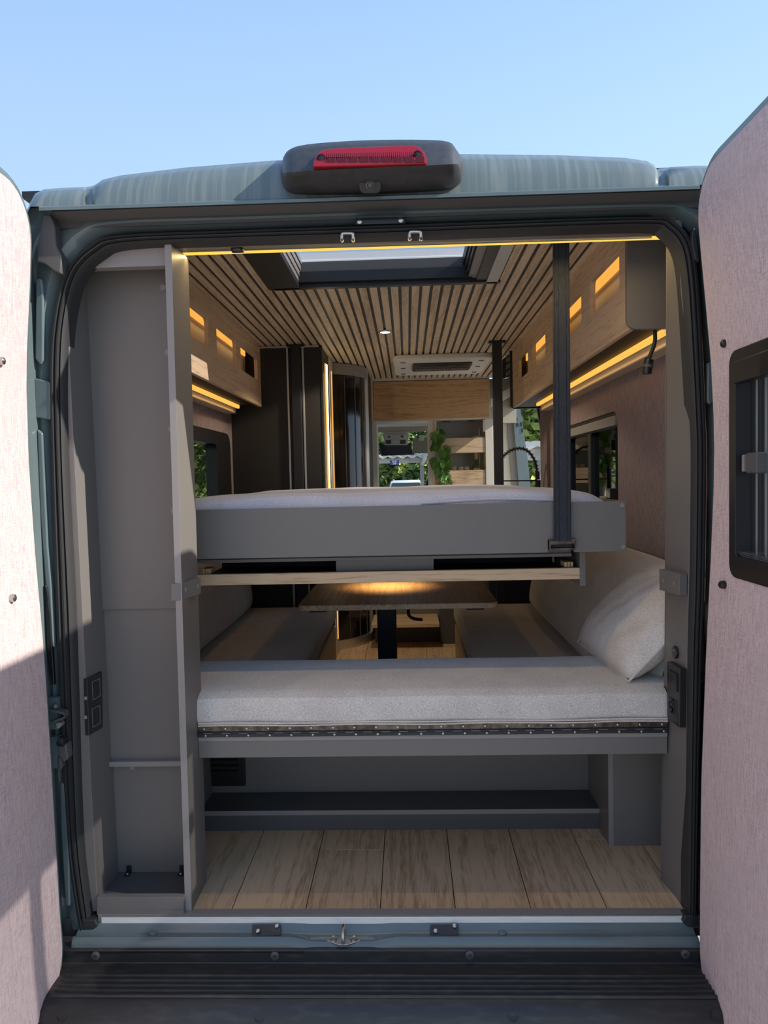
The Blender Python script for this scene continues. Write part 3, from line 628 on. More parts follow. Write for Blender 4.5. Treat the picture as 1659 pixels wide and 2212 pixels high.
# double socket frame on the closet side
fq = thing('switch_frame', 'black double switch frame with two empty insets on the left closet side', 'switch frame', at(205, 1590, Y=.07))
def sidept(px, py, o=0.):
    X = -.783; q = at(px, py, X=X); return q + Vector((o, 0, 0))
def quadslab(pts, X, d, s=1):
    return MB().prism([at(x, y, X=X) for x, y in pts], (s*d, 0, 0))
XS = -.770
quadslab(((189,1466),(221,1450),(223,1572),(193,1589)), XS, -.011).build('frame', M['black'], fq, bevel=.002)
for a_, b_ in ((1466, 1513), (1524, 1572)):
    q = quadslab(((199,a_+7),(216,a_-1),(217,b_-10),(201,b_)), XS+.0006, -.002).build('inset_rim', M['edge'], fq)
    quadslab(((200,a_+8),(215,a_+1),(216,b_-11),(202,b_-2)), XS+.0012, -.002).build('inset', M['black'], q)
for py in (1507, 1548):
    c = at(187, py, X=XS-.004); MB().box(c.x-.003, c.x+.003, c.y-.006, c.y-.003, c.z-.004, c.z+.004).build('clip', M['edge'], fq)

# ================================================================ RIGHT POST PANEL
rp_ = thing('post_panel', 'grey upright post panel inside the right of the doorway', 'panel', (.75, .07, 0))
pf = [at(x, y, Y=.0) for x, y in ((1483,1960),(1482,1700),(1484,1400),(1489,1200),(1491,1000),(1489,880),(1480,720),(1470,600),(1458,535))]
pb = [Vector((interp([(0,.7316),(.26,.7365),(.64,.7457),(1.14,.7503),(1.72,.7553)], p.z), .139, p.z)) for p in pf]
pf[0].z = pb[0].z = 0.0; pf[-1].z = pb[-1].z = 1.725
m = MB(); th = Vector((.016, 0, 0))
m.loft([pf, pb, [p + th for p in pb], [p + th for p in pf]], False); m.f += [tuple(i*9+k for i in range(4)) for k in (0, 8)]
for k in range(8): m.f.append((3*9+k, 3*9+k+1, k+1, k))
m.build('post_board', M['grey'], rp_, bevel=.001)
m = MB().loft([[p + Vector((-.0006,-.003,0)) for p in pb], [p + Vector((-.0006,.0006,0)) for p in pb]]).build('edge_band', M['edge'], rp_)
bb = thing('bed_stop_block', 'grey bed stop block screwed to the right post panel', 'block', at(1450, 1270, Y=.05))
pp = [at(1424,1229,Y=.12), at(1468,1240,Y=.0), at(1468,1287,Y=.0), at(1424,1274,Y=.12)]
MB().prism(pp, (.020, .004, 0)).build('block', M['grey'], bb, bevel=.001)
for t in (.22, .75):
    c = pp[0].lerp(pp[1], t).lerp(pp[3].lerp(pp[2], t), .5); MB().cyl(c + Vector((-.001,0,0)), c, .006, 12).build('screw_cap', M['edge'], bb)
XR = .742
def xr(py): return interp([(0,.7316),(.26,.7365),(.64,.7457),(1.14,.7503)], at(1455, py, X=XR).z)
us = thing('usb_socket', 'round black usb socket on the right post panel', 'socket', at(1460, 1409, X=.745))
c = at(1460, 1409, X=.7465)
MB().lathe(c, [(.0165,0),(.0165,.004),(.015,.0055),(.013,.0055)], 20, (-1,0,0)).build('socket_body', M['black'], us, smooth=True)
MB().box(c.x-.0063, c.x-.005, c.y-.005, c.y+.005, c.z+.003, c.z+.007).build('usb_port', M['edge'], us)
MB().box(c.x-.0063, c.x-.005, c.y-.004, c.y+.004, c.z-.008, c.z-.004).build('usb_port', M['dgrey'], us)
ps = thing('power_switch', 'glossy black rocker switch and power socket plate on the right post panel', 'switch', at(1458, 1570, X=.745))
XP = .7405
plate = quadslab(((1440,1428),(1468,1445),(1467,1572),(1441,1552)), XP-.009, .018).build('plate', M['black'], ps, bevel=.002)
quadslab(((1442,1447),(1459,1457),(1460,1495),(1444,1484)), XP-.015, .008).build('rocker', M['black'], ps, bevel=.001)
quadslab(((1444,1504),(1461,1515),(1461,1553),(1442,1541)), XP-.011, .004).build('socket_insert', M['blackm'], ps, bevel=.001)
c = at(1452, 1527, X=XP-.011)
MB().lathe(c, [(.019,0),(.019,.002),(.016,.002),(.0155,-.004)], 20, (-1,0,0)).build('socket_ring', M['black'], ps, smooth=True)
for s in (-1, 1): MB().cyl(c + Vector((-.0032,0,s*.007)), c + Vector((-.0035,0,s*.007)), .0025, 8).build('pin_hole', M['steel'], ps)
# ================================================================ CEILING
ce = sroot('ceiling', 'slatted oak ceiling with dark gaps', (0, 1.5, 1.9))
ZC = 1.875
bk = MB().box(-.95, -.45, .12, 3.68, 1.882, 1.90).box(.42, .95, .12, 3.68, 1.882, 1.90).box(-.45, .42, 1.06, 3.68, 1.882, 1.90)
bk.build('ceiling_backing', M['blackm'], ce)
PIT = .04245; g0 = .0898
def slatmesh(L_):
    m = MB().box(-.0147, .0147, 0, L_, 0, .006); me = bpy.data.meshes.new('slat'); me.from_pydata(m.v, [], m.f); me.materials.append(M['slat']); return me
SHELL = {True: slatmesh(3.68-1.055), False: slatmesh(3.68-.13)}
for i in range(-20, 16):
    x = g0 + PIT*(i+.5)
    if x < -.765 or x > .735: continue
    inside = -.455 < x < .425
    link('slat', SHELL[inside], ce, loc=(x, 1.055 if inside else .13, ZC))
MB().box(-.21, .70, 3.675, 3.69, 1.862, 1.885).build('end_trim', M['alu'], ce)
for x, y in ((942,716),(942,737)):
    c = at(942, 730 if y == 716 else 737, Z=ZC); MB().cyl(c + Vector((0,0,-.0008)), c + Vector((0,0,.001)), .006, 10).build('plug_hole', M['black'], ce)
# skylight
sk = thing('skylight', 'dark framed roof skylight with sliding blind at the rear of the ceiling', 'skylight', (-.015, .7, 1.9))
MB().box(-.47, -.345, .30, 1.05, 1.868, 1.89).build('blind_cassette', M['char'], sk, bevel=.002)
MB().box(-.353, -.347, .30, 1.04, 1.872, 1.97).build('left_shaft', M['dgrey'], sk)
for k in range(4): MB().box(-.347+k*.004, -.345+k*.004, .30, 1.03, 1.885+k*.024, 1.97).build('guide_rail', M['edge'], sk)
MB().box(-.45, .44, 1.03, 1.06, 1.868, 1.90).build('rear_flange', M['black'], sk, bevel=.002)
MB().add([(-.345,1.04,1.966),(.33,1.04,1.966),(.33,1.13,2.03),(-.345,1.13,2.03)],[(0,1,2,3)]).build('dome_rim', M['trans'], sk, 'milky white skylight dome')
MB().box(-.345, .33, 1.025, 1.045, 1.90, 1.966).build('rear_shaft', M['dgrey'], sk)
MB().box(-.345, .33, 1.01, 1.026, 1.885, 1.925).build('rear_seal', M['black'], sk)
MB().box(.315, .345, .30, 1.04, 1.885, 1.97).build('right_shaft', M['edge'], sk)
MB().box(.345, .385, .30, 1.04, 1.874, 1.90).build('right_channel', M['black'], sk)
MB().box(.385, .43, .30, 1.05, 1.868, 1.89).build('right_flange', M['alu'], sk, bevel=.002)
for k in range(3): MB().box(.306-k*.006, .310-k*.006, .30, 1.03, 1.895+k*.02, 1.97).build('guide_rail', M['blackm'], sk)
MB().box(-.36, .36, .26, .30, 1.87, 1.95).build('front_shaft', M['dgrey'], sk)
MB().box(-.36, .36, .33, 1.06, 1.985, 1.99).build('pane', M['dome'], sk)
# small recessed ceiling lamp
dl = thing('ceiling_downlight', 'small round recessed ceiling downlight, lit', 'downlight', at(832, 716, Z=ZC))
c = at(832, 716, Z=ZC)
MB().lathe(c, [(.034,.004),(.036,0),(.034,-.005),(.027,-.006),(.025,-.002)], 24).build('ring', M['alu'], dl, smooth=True)
MB().cyl(c + Vector((0,0,-.0045)), c + Vector((0,0,-.003)), .025, 20).build('lens', M['ledw'], dl)
sp_ = bpy.data.lights.new('downlight_spot', 'SPOT'); sp_.energy = 20; sp_.spot_size = 2.4; sp_.color = (1, .84, .62); sp_.shadow_soft_size = .03
o = bpy.data.objects.new('downlight_spot', sp_); COL.objects.link(o); o.parent = dl; o.location = (0, 0, -.02)
# roof air conditioner
ac = thing('air_conditioner', 'white rounded air conditioner panel on the slatted ceiling', 'air conditioner', (.3, 2.95, 1.85))
MB().prism([Vector((x, y, 1.842)) for x, y in rr(-.015, .60, 2.62, 3.30, .07, 5)], (0,0,.035)).build('housing', M['white'], ac, bevel=.012, seg=3)
gr_ = MB().prism([Vector((x, y, 1.833)) for x, y in rr(.11, .49, 2.76, 3.06, .02, 3)], (0,0,.012)).build('vent_frame', M['black'], ac, bevel=.003)
for k in range(3):
    x0 = .135 + k*.113; MB().box(x0, x0+.106, 2.80, 2.90, 1.830, 1.835).build('louvre', M['grill'], gr_)
    MB().box(x0+.02, x0+.085, 2.83, 2.84, 1.826, 1.831).build('louvre_blade', M['dgrey'], gr_)
    MB().box(x0, x0+.106, 2.92, 3.02, 1.829, 1.834).build('filter_grid', M['dgrey'], gr_)
for x, y in ((.05,2.72),(.54,2.72),(.05,2.95),(.54,2.95),(.05,3.2),(.54,3.2)):
    MB().box(x-.015, x+.015, y-.008, y+.008, 1.838, 1.843).build('clip_slot', M['dgrey'], ac)

# ================================================================ OVERHEAD CABINETS
def overhead(name, label, X, s, y0, y1, cuts, led_y0, led_y1):
    t = thing(name, label, 'cabinet', (X + s*.07, (y0+y1)/2, 1.53))
    fb = holed([(y0,1.53),(y1,1.53),(y1,1.874),(y0,1.874)], [rr(a, b, 1.665, 1.785, .018, 4) for a, b in cuts], .018, lambda u, v, w: (X + s*w, u, v)).build('front_board', M['oak'], t, 'oak front board with rounded light slots')
    fb.modifiers.new('b', 'BEVEL').width = .001
    MB().box(min(X+s*.085, X+s*.10), max(X+s*.085, X+s*.10), y0, y1, 1.545, 1.874).build('back_board', M['cream'], t)
    MB().box(min(X+s*.018, X+s*.14), max(X+s*.018, X+s*.14), y0, y1, 1.532, 1.545).build('bottom_board', M['char'], t)
    MB().box(min(X+s*.018, X+s*.20), max(X+s*.018, X+s*.20), y0, y0+.016, 1.532, 1.874).build('inner_partition', M['char'], t)
    MB().box(min(X+s*.078, X+s*.085), max(X+s*.078, X+s*.085), y0+.02, y1-.02, 1.808, 1.85).build('inner_led', M['glowo'], t, 'warm led strip behind the light slots')
    MB().box(min(X+s*.10, X+s*.13), max(X+s*.10, X+s*.13), led_y0, led_y1, 1.516, 1.534).build('led_profile', M['alu'], t)
    MB().box(min(X+s*.098, X+s*.112), max(X+s*.098, X+s*.112), led_y0, led_y1, 1.513, 1.530).build('under_led', M['led'], t, 'warm led strip along the cabinet underside')
    MB().box(min(X+s*.13, X+s*.19), max(X+s*.13, X+s*.19), led_y0-.05, led_y1+.05, 1.49, 1.535).build('wall_rail', M['pale'], t, bevel=.006)
    for (z, e, w) in ((1.505, .22, .02), (1.79, .12, .015)):
        lt = bpy.data.lights.new('led_area', 'AREA'); lt.shape = 'RECTANGLE'; lt.size = (led_y1-led_y0); lt.size_y = w; lt.energy = e; lt.color = (1, .62, .22)
        q = bpy.data.objects.new('led_area', lt); COL.objects.link(q); q.parent = t
        q.location = Vector((X + s*(.11 if z < 1.6 else .06), (led_y0+led_y1)/2, z)) - Vector((X + s*.07, (y0+y1)/2, 1.53)); q.rotation_euler = (0, 0, math.pi/2)
    return t
cR = overhead('overhead_cabinet', 'oak overhead cabinet with lit slots along the right wall', .715, 1, .315, 2.60, [(.42,.76),(.89,1.23),(1.57,1.91),(2.05,2.37)], .33, 2.36)
ep = [Vector((.700+u, .297, v)) for u, v in ([(0,1.90),(0,1.555)] + [(.028-.028*math.cos(a), 1.552-.028*math.sin(a)) for a in [math.radians(15*k) for k in range(7)]] + [(.20,1.524),(.20,1.90)])]
MB().prism(ep, (0,.018,0)).build('end_panel', M['grey'], cR, 'grey rounded end panel', bevel=.001)
MB().prism([Vector((p.x, 2.60, p.z)) for p in ep], (0,.016,0)).build('end_panel', M['blackm'], cR)
cL = overhead('overhead_cabinet', 'oak overhead cabinet with lit slots along the left wall', -.74, -1, .30, 2.17, [(.34,.70),(.80,1.137),(1.262,1.612),(1.70,2.088)], .40, 2.06)
# gooseneck reading lamp
rl = thing('reading_lamp', 'black gooseneck reading lamp below the right overhead cabinet', 'lamp', at(1415, 714, Y=.33))
P = smoothpath([at(x, y, Y=.33) for x, y in ((1415,708),(1415,722),(1415,735),(1411,752),(1405,766),(1402,778))], 4)
MB().tube(P, .0058, 10).build('gooseneck', M['blackm'], rl, smooth=True)
MB().tube([at(1403,775,Y=.33), at(1402,777,Y=.33), at(1397,806,Y=.33), at(1397,808,Y=.33)], .0135, 16, [.011,.0135,.0135,.012]).build('lamp_head', M['black'], rl, smooth=True)
MB().tube([at(1400.5,788,Y=.33), at(1399.5,794,Y=.33)], .0142, 16).build('grip_ring', M['dgrey'], rl, smooth=True)
MB().cyl(at(1415,707,Y=.33), at(1415,711,Y=.33), .012, 14).build('foot', M['black'], rl)

# ================================================================ LIFT BED
bd = thing('lift_bed', 'grey framed lift bed hanging across the van', 'bed', (.06, 1.2, .89))
fp = holed([(-.556,.892),(.458,.892),(.458,.928),(.532,.928),(.532,.892),(.679,.892),(.679,1.0345),(-.556,1.0345)], [], .016, lambda u, v, w: (u, .25+w, v)).build('front_panel', M['grey'], bd, bevel=.001)
for px, py in ((1344,1091),(1346,1181)):
    c = at(px, py, Y=.249); MB().cyl(c, c + Vector((0,-.0012,0)), .0065, 14).build('cover_cap', M['edge'], fp)
MB().box(-.70, -.684, .27, 2.15, .90, 1.03).build('side_panel', M['grey'], bd)
MB().box(.665, .681, .266, 2.15, .90, 1.0345).build('side_panel', M['grey'], bd)
MB().box(-.69, .67, .27, 2.15, .90, .93).build('bed_base', M['grey'], bd)
MB().box(-.70, .68, 2.13, 2.148, .90, 1.03).build('foot_panel', M['grey'], bd)
mt = thing('mattress', 'lavender grey sheeted mattress on the lift bed', 'mattress', (-.02, 1.2, .935))
m = MB(); rows = []; rnd = random.Random(4)
nx, ny = 64, 30
sec = [(0, .93), (0, .98), (0, 1.03), (.006, 1.05), (.018, 1.064), (.045, 1.071)] + [(.045 + (1.72-.045)*i/18, 1.072) for i in range(1, 18)] + [(1.80, 1.068), (1.84, 1.05), (1.85, 1.0), (1.85, .93)]
for i in range(nx+1):
    u = i/nx; x = lerp(-.665, .645, u); edge = min(u, 1-u)*1.31
    drop = .0 if edge > .10 else .045*(1-edge/.10)**2
    row = []
    for k, (dy, z) in enumerate(sec):
        wv = .0035*math.sin(9*x+dy*3.1)*math.sin(4*dy+2*x) + .003*math.sin(21*x+7*dy)*math.exp(-((z-1.03)/.04)**2) + .0025*math.sin(5*x*x*3+11*z*8)
        row.append(Vector((x, .275 + dy - (wv if k < 5 else 0), z - (drop if k > 1 else 0) + (wv if 2 <= k else 0))))
    rows.append(row)
m.loft(rows, False).build('mattress_cover', M['sheet'], mt, smooth=True)
P = smoothpath([Vector((x, .272, z)) for x, z in ((.10,1.038),(.2,1.043),(.30,1.047),(.40,1.044),(.5,1.039))], 4)
MB().tube(P, .004, 6).build('sheet_fold', M['sheet'], mt, smooth=True)
# webbing strap with roller at the bed edge
st = thing('bed_strap', 'wide dark webbing strap holding the right side of the lift bed', 'strap', at(1214, 1180, Y=.24))
c0, c1 = at(1194, 536, Y=.236), at(1230, 535, Y=.236); b0, b1 = at(1196, 1168, Y=.236), at(1234, 1167, Y=.236)
prf = [(0,0),(.06,-.0012),(.10,.0004),(.2,.0004),(.24,-.0012),(.30,-.0012),(.34,.0004),(.66,.0004),(.70,-.0012),(.76,-.0012),(.80,.0004),(.9,.0004),(.94,-.0012),(1,0)]
rows = [[p.lerp(q, t) + Vector((0, dy, 0)) for t, dy in prf] + [p.lerp(q, t) + Vector((0, .002, 0)) for t in (1, .5, 0)] for p, q in ((c0 + (c0-b0)*.1, c1 + (c1-b1)*.1), (c0, c1), (b0, b1), (b0 + Vector((.002,.012,-.012)), b1 + Vector((-.002,.012,-.012))))]
MB().loft(rows, True, True).build('webbing', M['strap'], st, smooth=True)
r0, r1 = at(1187, 1172, Y=.245), at(1241, 1170, Y=.245)
MB().cyl(r0, r1, .0095, 14).build('roller', M['dsteel'], st, smooth=True)
for q in (r0, r1): MB().box(q.x-.002, q.x+.002, .236, .27, q.z-.018, q.z+.010).build('cheek_plate', M['dsteel'], st, bevel=.001)
MB().box(r0.x, r1.x, .242, .27, r0.z-.022, r0.z-.016).build('base_plate', M['dsteel'], st, bevel=.001)
# lift poles
for i, (px, py, w, lab) in enumerate(((638, 745, .026, 'black lift pole standing before the dark charcoal cabinet'), (1073, 738, .026, 'black lift pole standing left of the spring tap'))):
    c = at(px, py, Z=ZC); c.y = 2.22 if i == 0 else 2.28
    c = at(px, py, Y=c.y)
    t = thing('lift_pole', lab, 'pole', (c.x, c.y, 0), 'bed lift poles')
    MB().box(c.x-w, c.x+w, c.y-.02, c.y+.02, 0, ZC-.004).build('post', M['blackm'], t, bevel=.003)
    MB().box(c.x-w-.022, c.x+w+.022, c.y-.026, c.y+.026, ZC-.008, ZC-.001).build('top_flange', M['blackm'], t, bevel=.002)
    for s in (-1, 1): MB().cyl((c.x+s*(w+.012), c.y-.02, ZC-.014), (c.x+s*(w+.012), c.y-.02, ZC-.006), .007, 8).build('bolt', M['blackm'], t)
# drawer tray slung under the bed
tr = thing('under_bed_tray', 'slim grey tray with oak front strip hung below the lift bed', 'tray', (0, .45, .80))
MB().box(-.60, .548, .335, .36, .842, .892).build('fascia', M['grey'], tr) if False else None
MB().box(-.60, .548, .36, .376, .868, .895).build('fascia', M['grey'], tr, bevel=.001)
a0 = at(726, 1230, Y=.365).x; a1 = at(937, 1230, Y=.365).x
MB().box(a0, a1, .362, .378, .835, .872).build('fascia_bridge', M['grey'], tr, bevel=.001)
MB().box(-.60, .548, .352, .37, .868, .878).build('fascia_lip', M['grey'], tr, bevel=.001)
MB().box(-.60, .56, .34, 1.0, .803, .812).build('tray_floor', M['char'], tr)
MB().box(-.60, .56, .70, .71, .812, .895).build('tray_back', M['char'], tr)
MB().box(-.58, .5655, .325, .343, .8035, .837).build('oak_front', M['oakx'], tr, 'oak strip along the tray front', bevel=.0015)
MB().box(.5655, .583, .325, .70, .783, .895).build('end_cheek', M['grey'], tr, bevel=.002)
for x0 in (.525, -.565):
    for k in range(3): MB().box(x0+k*.009, x0+.007+k*.009, .345, .40, .838, .852).build('guide_ply', M['ply'], tr)

# ================================================================ LOWER SEATING
rb = thing('rear_bench', 'grey rear bench rail and storage bay below the lower cushion', 'bench', (.1, .3, 0))
MB().box(-.5195, .737, .10, .118, .3655, .412).build('front_rail', M['grey'], rb, bevel=.001)
MB().box(-.5195, .737, .097, .118, .412, .4245).build('rail_cap', M['edge'], rb, bevel=.001)
MB().box(-.5195, .737, .118, .50, .40, .43).build('bench_board', M['grey'], rb)
hg = thing('piano_hinge', 'long brown steel piano hinge with rivets along the bench front', 'hinge', (.1, .095, .43))
MB().box(-.5185, .735, .094, .098, .4385, .4565).build('upper_leaf', M['dsteel'], hg)
MB().box(-.5185, .735, .093, .098, .4245, .434).build('lower_leaf', M['blackm'], hg)
MB().cyl((-.5185, .093, .4365), (.735, .093, .4365), .0036, 8).build('knuckle', M['blackm'], hg, smooth=True)
rv = MB().lathe((0,0,0), [(.0034,0),(.003,.0015),(.0012,.0022)], 8, (0,-1,0)); me = bpy.data.meshes.new('rivet'); me.from_pydata(rv.v, [], rv.f); me.materials.append(M['steel'])
for k in range(22):
    x = lerp(-.502, .722, k/21)
    link('rivet', me, hg, loc=(x, .0938, .4475)); link('rivet', me, hg, loc=(x+.004, .0928, .4292))
me2 = MB().box(-.012, .012, -.0006, 0, -.0006, .0006); mk = bpy.data.meshes.new('hinge_joint'); mk.from_pydata(me2.v, [], me2.f); mk.materials.append(M['edge'])
for k in range(26): link('hinge_joint', mk, hg, loc=(lerp(-.49, .71, k/25), .0893, .4365))
# storage bay
MB().box(-.63, .648, .56, .575, .0, .40).build('bay_back', M['grey'], rb)
st_ = MB().box(-.62, .642, .423, .56, .0, .064).build('bay_step', M['dgrey'], rb, bevel=.001)
MB().box(-.62, .642, .4225, .4232, .050, .0645).build('step_edge', M['edge'], st_)
MB().box(.642, .80, .319, .60, .0, .40).build('wheel_box', M['grey'], rb, bevel=.001)
MB().box(.6415, .656, .3182, .319, .0, .40).build('box_edge', M['edge'], rb)
MB().box(-.95, -.62, .15, .60, .0, .40).build('left_box', M['grey'], rb)
MB().box(.80, .95, .145, .60, .0, .42).build('right_box', M['grey'], rb)
for x in (690-80, 1060): 
    c = at(x, 1720, Y=.5595); MB().cyl(c, c + Vector((0,-.001,0)), .006, 10).build('cover_cap', M['edge'], rb)
vg = thing('vent_grille', 'black slatted vent grille at the left of the storage bay', 'vent', at(485, 1722, Y=.55))
gx0, gx1 = at(440, 1680, Y=.55).x, at(530, 1680, Y=.55).x
MB().prism([Vector((gx0+a, .548, b)) for a, b in rr(0, gx1-gx0, .09, .372, .006, 2)], (0,.012,0)).build('frame', M['grill'], vg, bevel=.002)
for k in range(10):
    z = .138 + k*.0185; MB().prism([Vector((gx0+.014, .549, z)), Vector((gx0+.014, .540, z+.004)), Vector((gx0+.014, .540, z+.007)), Vector((gx0+.014, .549, z+.009))], (gx1-gx0-.035, 0, 0)).build('slat', M['black'], vg)
# rear cushion
cu = thing('rear_cushion', 'long light grey woven bench cushion across the doorway', 'cushion', (.1, .29, .43))
m = MB(); rows = []
for i in range(41):
    u = i/40; x = lerp(-.519, .738, u); XL = lambda y: lerp(lerp(-.519, -.66, min(1, max(0, (y-.135)/.02))), lerp(.738, .86, min(1, max(0, (y-.135)/.02))), u); e = min(u, 1-u); kk = min(1, e/.012)
    b_ = .004*math.sin(5*x+1)
    sec = [(.118,.440),(.100,.452),(.094,.475),(.094,.505),(.100,.528),(.118,.5395),(.133,.542),(.16,.5445),(.25,.547+b_*.3),(.36,.547),(.43,.545),(.455,.54),(.462,.525),(.462,.46),(.45,.445)]
    rows.append([Vector((XL(y), y + .003*math.sin(13*x), lerp(.49, z, .93+.07*kk))) for y, z in sec])
m.loft(rows, True, True).build('cushion_body', M['cushion'], cu, smooth=True)
for z, dy in ((.4665-.004, .0), (.4565, -.001)):
    P = [Vector((lerp(-.517, .736, k/40), .0925 + dy + .0006*math.sin(k*1.1), z + .0012*math.sin(k*.55))) for k in range(41)]
    MB().tube(P, .0022, 6).build('piping', M['cushion'], cu, smooth=True)
MB().box(-.517, .736, .0935, .097, .4585, .4615).build('zip', M['pale'], cu)
# side benches and their cushions
for s, lab in ((-1, 'left'), (1, 'right')):
    x0, x1 = ((-.925, -.37) if s < 0 else (.32, .895))
    t = thing('side_bench', 'grey bench base under the %s seat cushion' % lab, 'bench', ((x0+x1)/2, 1.4, 0))
    MB().box(x0, x1, .61, 2.2, .0, .30).build('base', M['grey'], t, bevel=.002)
    MB().box(x0, x1, .61, 2.2, .30, .318).build('seat_board', M['black'], t)
    xi = x1 if s < 0 else x0
    MB().box(xi-.008, xi+.008, .62, 2.19, .02, .29).build('side_board', M['oak'], t, bevel=.001)
    o = MB()
    xi2 = -.355 if s < 0 else .305; xo = -.925 if s < 0 else .895
    a, b = min(xi2, xo), max(xi2, xo)
    o.box(a, b, .61, 2.19, .318, .405)
    o = o.build('seat_cushion', M['cushion'], bevel=.028, seg=4); tag(o, 'dark shaded grey seat cushion on the %s bench' % lab, 'cushion', 'side seat cushions')
o = pillow((-.845, 1.32, .61), (0,1,0), (-.05,0,.35), (1,0,.15), .84, .195, .05, wr=.002, seed=2).build('back_cushion', M['cushion'], smooth=True); tag(o, 'grey back cushion leaning on the left wall', 'cushion')
o = pillow((.785, 1.17, .63), (0,1,0), (.11,0,.36), (-1,0,.31), .97, .225, .07, 40, 20, 4, wr=.003, seed=3).build('back_cushion', M['cushion'], smooth=True); tag(o, 'large grey back cushion leaning on the right wall', 'cushion')
tp = thing('throw_pillow', 'light grey square throw pillow propped on the rear cushion', 'pillow', (.70, .37, .55))
pc = Vector((.765, .385, .680)); pu = Vector((-.05,1,.0)); pv = Vector((.68,0,.72)); pn_ = pv.cross(pu).normalized(); pn_ = pn_ if pn_.x < 0 else -pn_
pillow(pc, pu, pv, pn_, .24, .185, .075, 30, 30, 3.0, wr=.0035, seed=5).build('pillow_body', M['cushion'], tp, smooth=True)
pu_ = pu.normalized(); pv_ = pv.normalized()
P = [pc + pu_*(.24*a*.99) + pv_*(.185*b*.99) for a, b in [(-1+2*k/12, -1) for k in range(13)] + [(1, -1+2*k/12) for k in range(13)] + [(1-2*k/12, 1) for k in range(13)] + [(-1, 1-2*k/12) for k in range(13)]]
MB().tube(P, .0035, 6).build('seam', M['cushion'], tp, smooth=True)

# ================================================================ TABLE
tb = thing('dinette_table', 'oak dinette table on a dark pillar leg', 'table', (.01, 1.42, 0))
tl, tr_ = -.366, .395
MB().prism([Vector((x, y, .618)) for x, y in rr(tl, tr_, .88, 1.98, .035, 5)], (0,0,.022)).build('table_top', M['oak'], tb, bevel=.004, seg=3)
lx = at(836, 1370, Y=1.40).x
MB().box(lx-.043, lx+.043, 1.40, 1.48, .0, .60).build('leg', base('navy_metal', (.012,.016,.025), .35), tb, bevel=.006)
MB().box(lx-.10, lx+.10, 1.33, 1.56, .600, .618).build('leg_plate', M['blackm'], tb)
for px in (690, 1025):
    c = at(px, 1324, Y=1.0); MB().box(c.x-.035, c.x+.035, .96, 1.04, .598, .618).build('slide_clip', M['black'], tb, bevel=.003)
P = smoothpath([at(x, y, Y=1.25) for x, y in ((882,1322),(884,1330),(893,1336),(905,1338),(913,1338))], 3)
P[0].z = .618
MB().tube(P, .007, 8).build('crank_handle', M['black'], tb, smooth=True)
ul = thing('under_bed_downlight', 'warm downlight under the lift bed shining on the table', 'downlight', (-.03, 1.34, .897))
MB().lathe((-.03, 1.34, .8965), [(.03,.003),(.031,0),(.028,-.004),(.022,-.003)], 18).build('ring', M['alu'], ul, smooth=True)
MB().cyl((-.03,1.34,.8935), (-.03,1.34,.8945), .022, 16).build('lens', M['ledw'], ul)
sp_ = bpy.data.lights.new('under_bed_spot', 'SPOT'); sp_.energy = 6; sp_.spot_size = 1.7; sp_.spot_blend = .9; sp_.color = (1, .58, .2); sp_.shadow_soft_size = .02
o = bpy.data.objects.new('under_bed_spot', sp_); COL.objects.link(o); o.parent = ul; o.location = (0, 0, -.008)
# ================================================================ FRONT HALF OF THE VAN
ch_ = thing('charcoal_cabinet', 'tall dark charcoal washroom cabinet with silver trims', 'cabinet', (-.67, 2.5, 0))
MB().box(-.93, -.409, 2.245, 2.62, 0, 1.872).build('carcass', M['char'], ch_, bevel=.002)
for px in (624, 657):
    x = at(px, 900, Y=2.24).x; MB().box(x-.006, x+.006, 2.238, 2.246, 0, 1.865).build('silver_trim', M['alu'], ch_, bevel=.002)
MB().box(-.86, -.42, 2.225, 2.246, 1.863, 1.872).build('top_trim', M['alu'], ch_)
MB().box(-.414, -.404, 2.238, 2.26, 0, 1.872).build('edge_trim', M['blackm'], ch_)
lz = at(703, 787, X=-.408).z
MB().box(-.409, -.403, 2.405, 2.43, .3, lz).build('led_lip', M['led'], ch_)
MB().box(-.409, -.400, 2.445, 2.468, .3, lz).build('vertical_led', M['ledw'], ch_, 'bright vertical led strip')
lt = bpy.data.lights.new('vertical_led_area', 'AREA'); lt.shape = 'RECTANGLE'; lt.size = .03; lt.size_y = 1.2; lt.energy = 2; lt.color = (1, .68, .28)
q = bpy.data.objects.new('vertical_led_area', lt); COL.objects.link(q); q.parent = ch_; q.location = Vector((-.392, 2.456, 1.15)) - Vector((-.67, 2.5, 0)); q.rotation_euler = (math.pi/2, 0, math.pi/2)
sh = thing('shower_cubicle', 'curved dark sliding shower door in a pale silver frame', 'shower', (-.55, 3.1, 0))
MB().box(-.46, -.404, 2.62, 2.70, 0, 1.87).build('pale_post', M['pale'], sh, bevel=.003)
MB().box(-.409, -.401, 2.70, 2.735, .1, 1.80).build('led_reflection', M['glowo'], sh, 'thin glowing strip drawn in as the led reflection')  # emissive strip standing in for the vertical led's reflection on the post
MB().box(-.46, -.404, 2.735, 2.80, 0, 1.87).build('pale_post', M['pale'], sh, bevel=.003)
def arc(cx, cy, r, a0, a1, n): return [(cx + r*math.cos(math.radians(a0 + (a1-a0)*i/n)), cy + r*math.sin(math.radians(a0 + (a1-a0)*i/n))) for i in range(n+1)]
def curved(r0, r1, a0, a1, z0, z1, n=14):
    p = arc(-.55, 3.15, r1, a0, a1, n) + arc(-.55, 3.15, r0, a1, a0, n)
    return MB().prism([Vector((x, y, z0)) for x, y in p], (0, 0, z1-z0))
glossb = base('glossy_black_panel', (.008, .007, .007), .12, 0, .5, .3)
